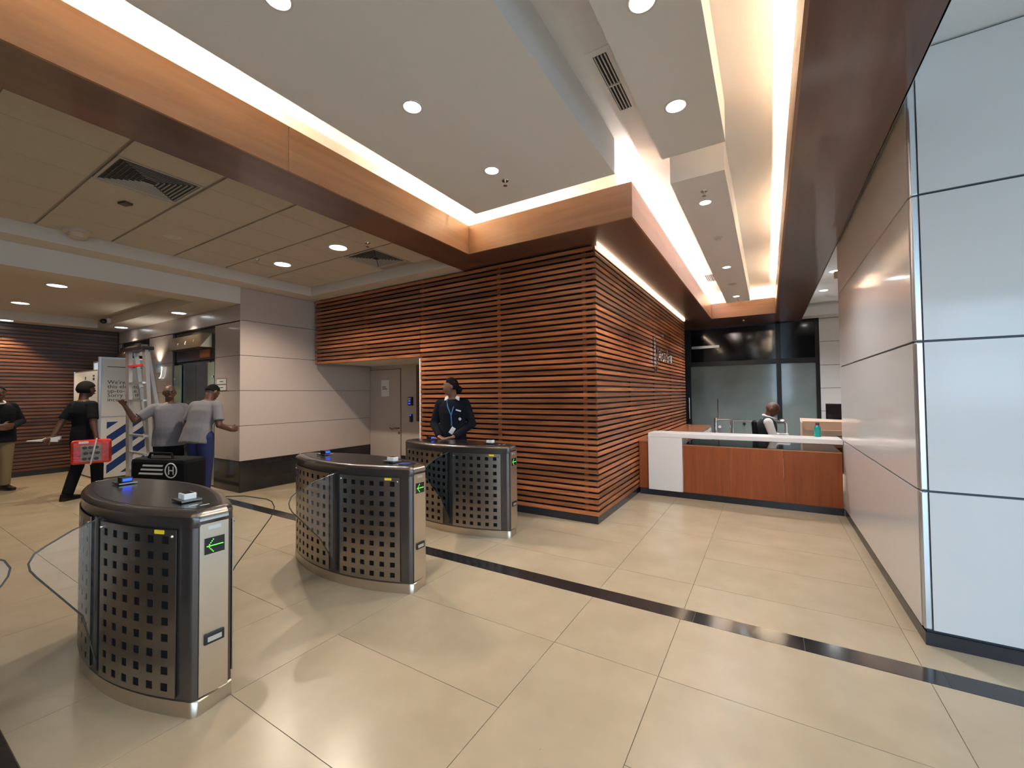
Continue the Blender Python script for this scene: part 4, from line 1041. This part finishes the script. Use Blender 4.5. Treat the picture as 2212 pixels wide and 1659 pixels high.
def hand(mb, wrist, fdir, nrm, side, curl=25, s=1.0, spread=1.0):
    """palm with four unequal fingers and a thumb leaving the side of the palm; nrm points out of the palm"""
    f = fdir.normalized(); nr = (nrm - f*nrm.dot(f)).normalized(); sd = f.cross(nr)*side
    ring_ = lambda c, w_, h_: (c, sd*w_*s, nr*h_*s)
    lofted(mb, [ring_(wrist - f*0.02*s, 0.024, 0.018), ring_(wrist + f*0.02*s, 0.033, 0.017), ring_(wrist + f*0.06*s, 0.042, 0.015), ring_(wrist + f*0.09*s, 0.040, 0.012)], 14)
    for i, (o_, L) in enumerate(((0.030, 0.072), (0.010, 0.082), (-0.010, 0.076), (-0.029, 0.060))):
        p = wrist + f*0.085*s + sd*o_*s; d_ = (f + sd*o_*3*spread*0.35).normalized(); c_ = R(curl)*0.5
        for k_, fr in enumerate((0.45, 0.31, 0.24)):
            d_ = (d_*math.cos(c_) + nr*math.sin(c_)).normalized(); q = p + d_*L*fr*s
            mb.capsule(p, q, (0.0095 - 0.001*k_)*s, (0.0088 - 0.001*k_)*s, 8); p = q; c_ = R(curl)
            nr2 = nr
    p = wrist + f*0.03*s + sd*0.028*s; d_ = (f*0.7 + sd*0.65 + nr*0.25).normalized()
    q = p + d_*0.042*s; mb.capsule(p, q, 0.012*s, 0.0105*s, 8)
    d_ = (f*0.9 + sd*0.25 + nr*0.35).normalized(); mb.capsule(q, q + d_*0.032*s, 0.0105*s, 0.0085*s, 8)
DEF = dict(pelvis=V(0, 0, 0.95), waist=V(0, 0.01, 1.10), chest=V(0, 0.0, 1.29), neck=V(0, -0.01, 1.475), head=V(0, 0.025, 1.632),
           shR=V(0.168, -0.01, 1.405), elR=V(0.225, -0.03, 1.12), wrR=V(0.235, 0.05, 0.88), shL=V(-0.168, -0.01, 1.405), elL=V(-0.225, -0.03, 1.12), wrL=V(-0.235, 0.05, 0.88),
           hipR=V(0.092, 0, 0.90), knR=V(0.10, 0.02, 0.49), anR=V(0.105, -0.02, 0.085), hipL=V(-0.092, 0, 0.90), knL=V(-0.10, 0.02, 0.49), anL=V(-0.105, -0.02, 0.085),
           toeR=V(0.125, 0.15, 0.03), toeL=V(-0.125, 0.15, 0.03), side=V(1, 0, 0), head_yaw=0.0, head_pitch=0.0, head_roll=0.0,
           hfR=V(0, 0.15, -1), hnR=V(-1, 0, 0), hfL=V(0, 0.15, -1), hnL=V(1, 0, 0), curlR=28, curlL=28)
def torso_rings(J, fat, g=0.0, hem=None, belly=0.0):
    sd = J['side'].normalized(); sp = J['chest'] - J['pelvis']; up_ = sp.normalized(); fw = up_.cross(sd)
    r_ = lambda c, a, b, k_=0.0: (c + fw*k_, sd*(a + g), fw*(b + g))
    up2 = (J['neck'] - J['chest']).normalized(); fw2 = up2.cross(sd)
    r2 = lambda c, a, b: (c, sd*(a + g), fw2*(b + g))
    P_, W_, C_, N_ = J['pelvis'], J['waist'], J['chest'], J['neck']
    rr = [r_(P_ - up_*0.11, 0.130*fat, 0.085*fat), r_(P_ - up_*0.03, 0.172*fat, 0.118*fat), r_(P_ + (W_ - P_)*0.4, 0.165*fat, 0.118*fat, belly*0.6), r_(W_, 0.148*fat, 0.108*fat, belly),
          r_(W_ + (C_ - W_)*0.5, 0.155*fat, 0.115*fat, belly*0.6), r_(C_, 0.168*fat, 0.122*fat), r2(C_ + (N_ - C_)*0.45, 0.172*fat, 0.105*fat), r2(C_ + (N_ - C_)*0.75, 0.135*fat, 0.085*fat), r2(N_, 0.075, 0.068)]
    return rr
def make_person(label, loc, rz, pose, scale=1.0, fat=1.0, skin='skin_brown', hair=True, top=('jacket', 'cloth_black', True), trousers='cloth_black', group=None, hair_fn=None, hair_off=0.010, extra=None, vest=None, bald=False, belly=0.0, earring=False, legs=True):
    J = dict(DEF); J.update(pose)
    t = thing('person', label, 'person', loc, rz, group); t.scale = (scale,)*3
    b = MB()
    lofted(b, torso_rings(J, fat*0.94))
    HM = Matrix.Translation(J['head']) @ Matrix.Rotation(J['head_yaw'], 4, 'Z') @ Matrix.Rotation(J['head_roll'], 4, 'Y') @ Matrix.Rotation(J['head_pitch'], 4, 'X')
    b.capsule(J['neck'] - V(0, 0, 0.03), J['head'] + (HM.to_3x3() @ V(0, -0.022, -0.05)), 0.058, 0.052, 14)
    for s_ in 'RL':
        b.capsule(J['chest'] + (J['neck'] - J['chest'])*0.55, J['sh'+s_], 0.075*fat, 0.062, 12)
        b.capsule(J['sh'+s_], J['el'+s_], 0.056*fat, 0.043, 12); b.capsule(J['el'+s_], J['wr'+s_], 0.043, 0.027, 12)
        b.capsule(J['hip'+s_], J['kn'+s_], 0.088*fat, 0.058, 12); b.capsule(J['kn'+s_], J['an'+s_], 0.058, 0.040, 12)
        b.capsule(J['an'+s_] - V(0, 0.02, 0.03), J['toe'+s_], 0.040, 0.026, 10)
        hand(b, J['wr'+s_] + (J['wr'+s_] - J['el'+s_]).normalized()*0.015, J['hf'+s_], J['hn'+s_], 1 if s_ == 'R' else -1, J['curl'+s_])
    hp = head_pts()
    b.rings([[HM @ q for q, d in row] for row in hp])
    for sx in (-1, 1): 
        e = MB().ell((sx*0.078, -0.008, -0.004), (0.011, 0.020, 0.032), 10, 8)
        b._add([HM @ Vector(p) for p in e.v], e.f)
    me = remesh(b, 'body', 0.0075, 2); body = link('body', me, skin, t)
    for sx in (-1, 1):
        e = MB().ell((sx*0.029, 0.0795, 0.010), (0.0125, 0.008, 0.0065), 10, 8); e.v = [tuple(HM @ Vector(p)) for p in e.v]
        ey = e.build('eye', 'eye_white', t, True)
        e = MB().ell((sx*0.029, 0.0865, 0.010), (0.0055, 0.0025, 0.0055), 8, 6); e.v = [tuple(HM @ Vector(p)) for p in e.v]
        e.build('iris', 'hair_black', ey, True)
        e = MB().ell((sx*0.030, 0.090, 0.027), (0.018, 0.005, 0.0035), 8, 6); e.v = [tuple(HM @ Vector(p)) for p in e.v]
        e.build('eyebrow', 'hair_black', t, True)
    e = MB().ell((0, 0.098, -0.058), (0.022, 0.008, 0.007), 10, 6); e.v = [tuple(HM @ Vector(p)) for p in e.v]
    e.build('lips', 'skin_dark' if skin == 'skin_brown' else 'skin_brown', t, True)
    if hair_fn:
        hp2 = head_pts(hair_off); v = []; f = []; n = len(hp2[0]); keep = {}
        for i, row in enumerate(hp2):
            for j, (q, d) in enumerate(row): v.append(tuple(HM @ q)); keep[i*n + j] = hair_fn(d)
        for i in range(len(hp2) - 1):
            for j in range(n):
                q_ = (i*n + j, i*n + (j+1) % n, (i+1)*n + (j+1) % n, (i+1)*n + j)
                if sum(keep[a] for a in q_) >= 3: f.append(q_)
        hm = MB()._add(v, f); ho = hm.build('hair', 'hair_black', t, True)
        md = ho.modifiers.new('th', 'SOLIDIFY'); md.thickness = 0.014; md.offset = -1
    # clothes
    nm, mat, long_ = top
    c = MB(); rr = torso_rings(J, fat, 0.012, belly=belly); 
    up_ = (J['chest'] - J['pelvis']).normalized(); hem_c = rr[0][0] - up_*0.03
    rr = [(hem_c, rr[1][1]*1.02, rr[1][2]*1.02)] + rr[1:-1] + [(rr[-1][0] - V(0, 0, 0.012), rr[-1][1]*0.92, rr[-1][2]*0.95)]
    lofted(c, rr)
    for s_ in 'RL':
        c.capsule(J['chest'] + (J['neck'] - J['chest'])*0.50, J['sh'+s_], 0.084*fat, 0.066, 12)
        if long_:
            c.capsule(J['sh'+s_], J['el'+s_], 0.066*fat, 0.056, 12)
            c.capsule(J['el'+s_], J['el'+s_] + (J['wr'+s_] - J['el'+s_])*0.3, 0.058, 0.054, 12)
            c.cone(J['el'+s_], J['wr'+s_], 0.056, 0.041, 14)
        else:
            c.cone(J['sh'+s_], J['sh'+s_] + (J['el'+s_] - J['sh'+s_])*0.78, 0.064*fat, 0.068*fat, 14)
    link(nm, remesh(c, nm, 0.010, 4), mat, t)
    c = MB(); rr = torso_rings(J, fat, 0.010)[:4]; lofted(c, rr)
    for s_ in 'RL':
        c.capsule(J['hip'+s_], J['kn'+s_], 0.100*fat, 0.076, 12)
        c.cone(J['kn'+s_] + (J['hip'+s_] - J['kn'+s_])*0.05, J['an'+s_] - (J['an'+s_] - J['kn'+s_]).normalized()*0.0, 0.076, 0.066, 14)
    link('trousers', remesh(c, 'trousers', 0.011, 4), trousers, t)
    for s_ in 'RL':
        a_, o_ = J['an'+s_], J['toe'+s_]; dr = V(o_.x - a_.x, o_.y - a_.y, 0); dr = dr.normalized(); sdv = V(dr.y, -dr.x, 0)
        zg = a_.z - 0.085
        q = lambda u, w_, z_: V(a_.x, a_.y, 0) + dr*u + sdv*w_ + V(0, 0, zg + z_)
        sh = MB(); ov = [(-0.085, 0.030), (-0.06, 0.040), (0.02, 0.044), (0.10, 0.052), (0.17, 0.046), (0.205, 0.022)]
        def oval(k_, z_): return [q(u, w_*k_, z_) for u, w_ in ov] + [q(u, -w_*k_, z_) for u, w_ in reversed(ov)]
        top_ = [q(u*0.72 - 0.012, w_*0.84, 0.10 if u < 0.05 else 0.055) for u, w_ in ov] + [q(u*0.72 - 0.012, -w_*0.84, 0.10 if u < 0.05 else 0.055) for u, w_ in reversed(ov)]
        sh.rings([oval(1.0, 0.0), oval(1.04, 0.02), oval(1.0, 0.045), top_]).build('shoe', 'shoe', t, True)
    if extra: extra(t, J, HM)
    return t
hair_short = lambda d: (d.z > 0.38 and d.y < 0.72) or (d.y < 0.15 and d.z > -0.12 and abs(d.x) < 0.99) and not (abs(d.x) > 0.72 and d.z < 0.10 and d.y > -0.35)
hair_full = lambda d: (d.z > 0.30 and d.y < 0.75) or (d.y < 0.12 and d.z > -0.40)

hair_bun = lambda d: (d.z > 0.42 and d.y < 0.66) or (d.y < -0.12 and d.z > -0.36) or (d.z > 0.25 and d.y < 0.15)
# woman in a black jacket behind the third turnstile
def ex_woman(t, J, HM):
    cb = HM @ V(0, -0.105, -0.030)
    MB().ell(tuple(cb), (0.045, 0.045, 0.050), 14, 10).build('hair_bun', 'hair_black', t, True)
    N = J['neck']
    for sx in (-1, 1):
        MB().hexa([tuple(N + V(sx*0.02, 0.075, -0.035)), tuple(N + V(sx*0.105, 0.085, -0.075)), tuple(N + V(sx*0.105, 0.075, -0.078)), tuple(N + V(sx*0.02, 0.062, -0.035)),
                   tuple(N + V(sx*0.062, 0.035, 0.035)), tuple(N + V(sx*0.098, 0.02, 0.022)), tuple(N + V(sx*0.092, 0.01, 0.02)), tuple(N + V(sx*0.056, 0.022, 0.035))]).build('collar', 'cloth_shirtcollar', t, False, 0.004)
    MB().tube([tuple(N + V(0.058, 0.07, -0.02)), tuple(N + V(0.04, 0.125, -0.10)), tuple(N + V(-0.012, 0.148, -0.215)), tuple(N + V(-0.02, 0.150, -0.35))], 0.0075, 6).build('lanyard', 'lanyard', t, True)
    MB().tube([tuple(N + V(-0.05, 0.085, -0.06)), tuple(N + V(-0.035, 0.135, -0.13)), tuple(N + V(-0.014, 0.149, -0.215))], 0.0075, 6).build('lanyard', 'lanyard', t, True)
    m_ = MB().box(-0.028, 0.028, -0.002, 0.002, -0.045, 0.045); rot = Matrix.Translation(N + V(-0.028, 0.158, -0.41)) @ Matrix.Rotation(R(-32), 4, 'Y')
    m_.v = [tuple(rot @ Vector(p)) for p in m_.v]; m_.build('badge', 'paper', t)
    m_ = MB().box(-0.034, 0.034, -0.003, 0.003, -0.009, 0.009); rot = Matrix.Translation(N + V(-0.105, 0.134, -0.155)) @ Matrix.Rotation(R(-18), 4, 'Y') @ Matrix.Rotation(R(25), 4, 'Z')
    m_.v = [tuple(rot @ Vector(p)) for p in m_.v]; m_.build('name_tag', 'print_white', t)
    MB().cone(N + V(-0.125, 0.140, -0.265), N + V(-0.128, 0.146, -0.265), 0.02, 0.018, 16).build('crest', 'badge_grey', t, True)
make_person('person in a black jacket with blue lanyard leaning on the far turnstile', (-3.50, 4.24, 0), R(206), dict(
    head_yaw=R(-76), head_pitch=R(4), head=V(0.012, 0.03, 1.628),
    elR=V(0.255, -0.02, 1.14), wrR=V(0.125, 0.21, 0.995), elL=V(-0.255, -0.02, 1.14), wrL=V(-0.07, 0.23, 0.995), hfR=V(-0.75, 0.5, -0.15), hnR=V(0, 0, -1), hfL=V(0.9, 0.25, -0.12), hnL=V(0, 0, -1), curlR=18, curlL=14),
    0.985, 1.02, 'skin_brown', top=('jacket', 'cloth_navy', True), trousers='cloth_black', hair_fn=hair_bun, hair_off=0.007, extra=ex_woman)

# seated receptionist in a dark green vest
def ex_man(t, J, HM):
    N = J['neck']
    rr = torso_rings(J, 1.0, 0.030); c = MB(); lofted(c, rr[:-1] + [(rr[-1][0] - V(0, 0, 0.03), rr[-1][1]*0.8, rr[-1][2]*0.8)])
    for s_ in 'RL': c.capsule(J['chest'] + (N - J['chest'])*0.55, J['chest'] + (N - J['chest'])*0.55 + (J['sh'+s_] - J['chest'] - (N - J['chest'])*0.55)*0.62, 0.095, 0.088, 12)
    link('vest', remesh(c, 'vest', 0.011, 4), 'cloth_green', t)
    MB().tube([tuple(N + V(0.082*math.cos(R(a)), 0.01 + 0.085*math.sin(R(a)), 0.018 - 0.03*math.sin(R(a)))) for a in range(0, 360, 30)], 0.017, 8, True).build('collar', 'cloth_shirtcollar', t, True)
make_person('bald person in white shirt and dark green vest seated at the reception', (-0.09, 7.9, 0), R(-90), dict(
    pelvis=V(0, 0, 0.62), waist=V(0, 0.03, 0.75), chest=V(0, 0.06, 0.92), neck=V(0, 0.09, 1.075), head=V(0, 0.145, 1.215), head_pitch=R(-24), head_yaw=R(-6),
    shR=V(0.19, 0.085, 1.02), elR=V(0.24, 0.16, 0.76), wrR=V(0.14, 0.36, 0.79), shL=V(-0.19, 0.085, 1.02), elL=V(-0.24, 0.16, 0.76), wrL=V(-0.14, 0.36, 0.79),
    hipR=V(0.09, 0.03, 0.60), knR=V(0.12, 0.42, 0.56), anR=V(0.12, 0.44, 0.10), hipL=V(-0.09, 0.03, 0.60), knL=V(-0.12, 0.42, 0.56), anL=V(-0.12, 0.44, 0.10), toeR=V(0.13, 0.60, 0.03), toeL=V(-0.13, 0.60, 0.03),
    hfR=V(0, 1, -0.2), hnR=V(0, 0, -1), hfL=V(0, 1, -0.2), hnL=V(0, 0, -1)), 1.0, 1.0, 'skin_dark', top=('shirt', 'cloth_white', True), trousers='cloth_black', extra=ex_man)

# man in grey shirt with glasses by the ladder
def ex_glasses(t, J, HM):
    m_ = MB()
    for sx in (-1, 1):
        m_.tube([HM @ V(sx*0.030 + 0.021*math.cos(R(a)), 0.099, 0.012 + 0.015*math.sin(R(a))) for a in range(0, 360, 30)], 0.0028, 6, True)
        m_.tube([HM @ V(sx*0.051, 0.097, 0.016), HM @ V(sx*0.080, 0.05, 0.014), HM @ V(sx*0.082, -0.01, 0.010)], 0.0026, 6)
    m_.tube([HM @ V(-0.010, 0.101, 0.016), HM @ V(0.010, 0.101, 0.016)], 0.0028, 6)
    m_.build('glasses', 'black_plastic', t, True)
make_person('person in a grey shirt and glasses holding the step ladder', (-7.72, 2.70, 0), R(247), dict(
    head_yaw=R(8), elR=V(0.40, 0.06, 1.22), wrR=V(0.50, 0.14, 1.44), hfR=V(0.25, 0.45, 0.55), hnR=V(0.2, 0.8, -0.5), curlR=45, elL=V(-0.30, 0.02, 1.16), wrL=V(-0.30, 0.16, 0.95)),
    0.965, 1.16, 'skin_dark', top=('shirt', 'cloth_grey', False), trousers='cloth_black', extra=ex_glasses, belly=0.04)
# man in grey shirt and jeans bending to the wall
make_person('person in a grey shirt and blue jeans stooping with the back turned', (-7.08, 2.84, 0), R(20), dict(
    pelvis=V(-0.02, -0.03, 0.94), waist=V(-0.01, 0.0, 1.08), chest=V(0.0, 0.06, 1.24), neck=V(0.0, 0.13, 1.40), head=V(-0.01, 0.20, 1.53), head_pitch=R(-30),
    shR=V(0.185, 0.09, 1.34), elR=V(0.26, 0.06, 1.06), wrR=V(0.26, 0.25, 0.98), shL=V(-0.185, 0.09, 1.34), elL=V(-0.27, 0.03, 1.06), wrL=V(-0.30, 0.06, 0.82), hfR=V(0, 1, 0.1), hnR=V(-1, 0, 0), hfL=V(0, 0.1, -1)),
    1.03, 1.12, 'skin_dark', top=('shirt', 'cloth_grey', False), trousers='cloth_blue', hair_fn=hair_short, hair_off=0.006)
# person in black tee with the red parcel
def ex_tee(t, J, HM):
    MB().box(-0.06, 0.02, -0.150, -0.140, 1.26, 1.38).build('back_print', 'badge_grey', t)
make_person('person in black clothes seen from behind carrying a red parcel', (-8.80, 2.02, 0), R(22), dict(
    head_yaw=R(-10), anR=V(0.13, 0.10, 0.085), knR=V(0.12, 0.10, 0.48), toeR=V(0.16, 0.26, 0.03), anL=V(-0.11, -0.12, 0.085), knL=V(-0.10, 0.0, 0.48), toeL=V(-0.15, 0.04, 0.03),
    elR=V(0.24, -0.05, 1.13), wrR=V(0.30, -0.05, 0.94), hfR=V(0.25, 0.0, -1), curlR=60, elL=V(-0.24, -0.12, 1.14), wrL=V(-0.24, -0.22, 0.94), hfL=V(0, -0.8, -0.4), curlL=55),
    1.0, 1.0, 'skin_dark', top=('t_shirt', 'cloth_black', False), trousers='cloth_black', hair_fn=hair_full, hair_off=0.020)
# person at the edge of the frame
def ex_edge(t, J, HM):
    N = J['neck']
    MB().cone(N + V(0.11, 0.142, -0.20), N + V(0.112, 0.150, -0.20), 0.02, 0.012, 12).build('crest', 'badge_grey', t, True)
    MB().tube([tuple(N + V(0.078*math.cos(R(a)), 0.01 + 0.082*math.sin(R(a)), 0.015 - 0.03*math.sin(R(a)))) for a in range(0, 360, 30)], 0.014, 8, True).build('collar', 'cloth_shirtcollar', t, True)
make_person('person in a black jacket and khaki trousers standing by the slatted lobby wall', (-10.78, 1.46, 0), R(-75), dict(
    head_yaw=R(-10), elR=V(0.28, 0.02, 1.15), wrR=V(0.08, 0.25, 1.10), elL=V(-0.28, 0.02, 1.15), wrL=V(-0.06, 0.24, 1.06), hfR=V(-1, 0.2, 0), hfL=V(1, 0.2, 0), hnR=V(0, -1, 0), hnL=V(0, -1, 0)),
    0.98, 1.22, 'skin_dark', top=('jacket', 'cloth_black', True), trousers='cloth_khaki', hair_fn=hair_short, hair_off=0.006, extra=ex_edge)
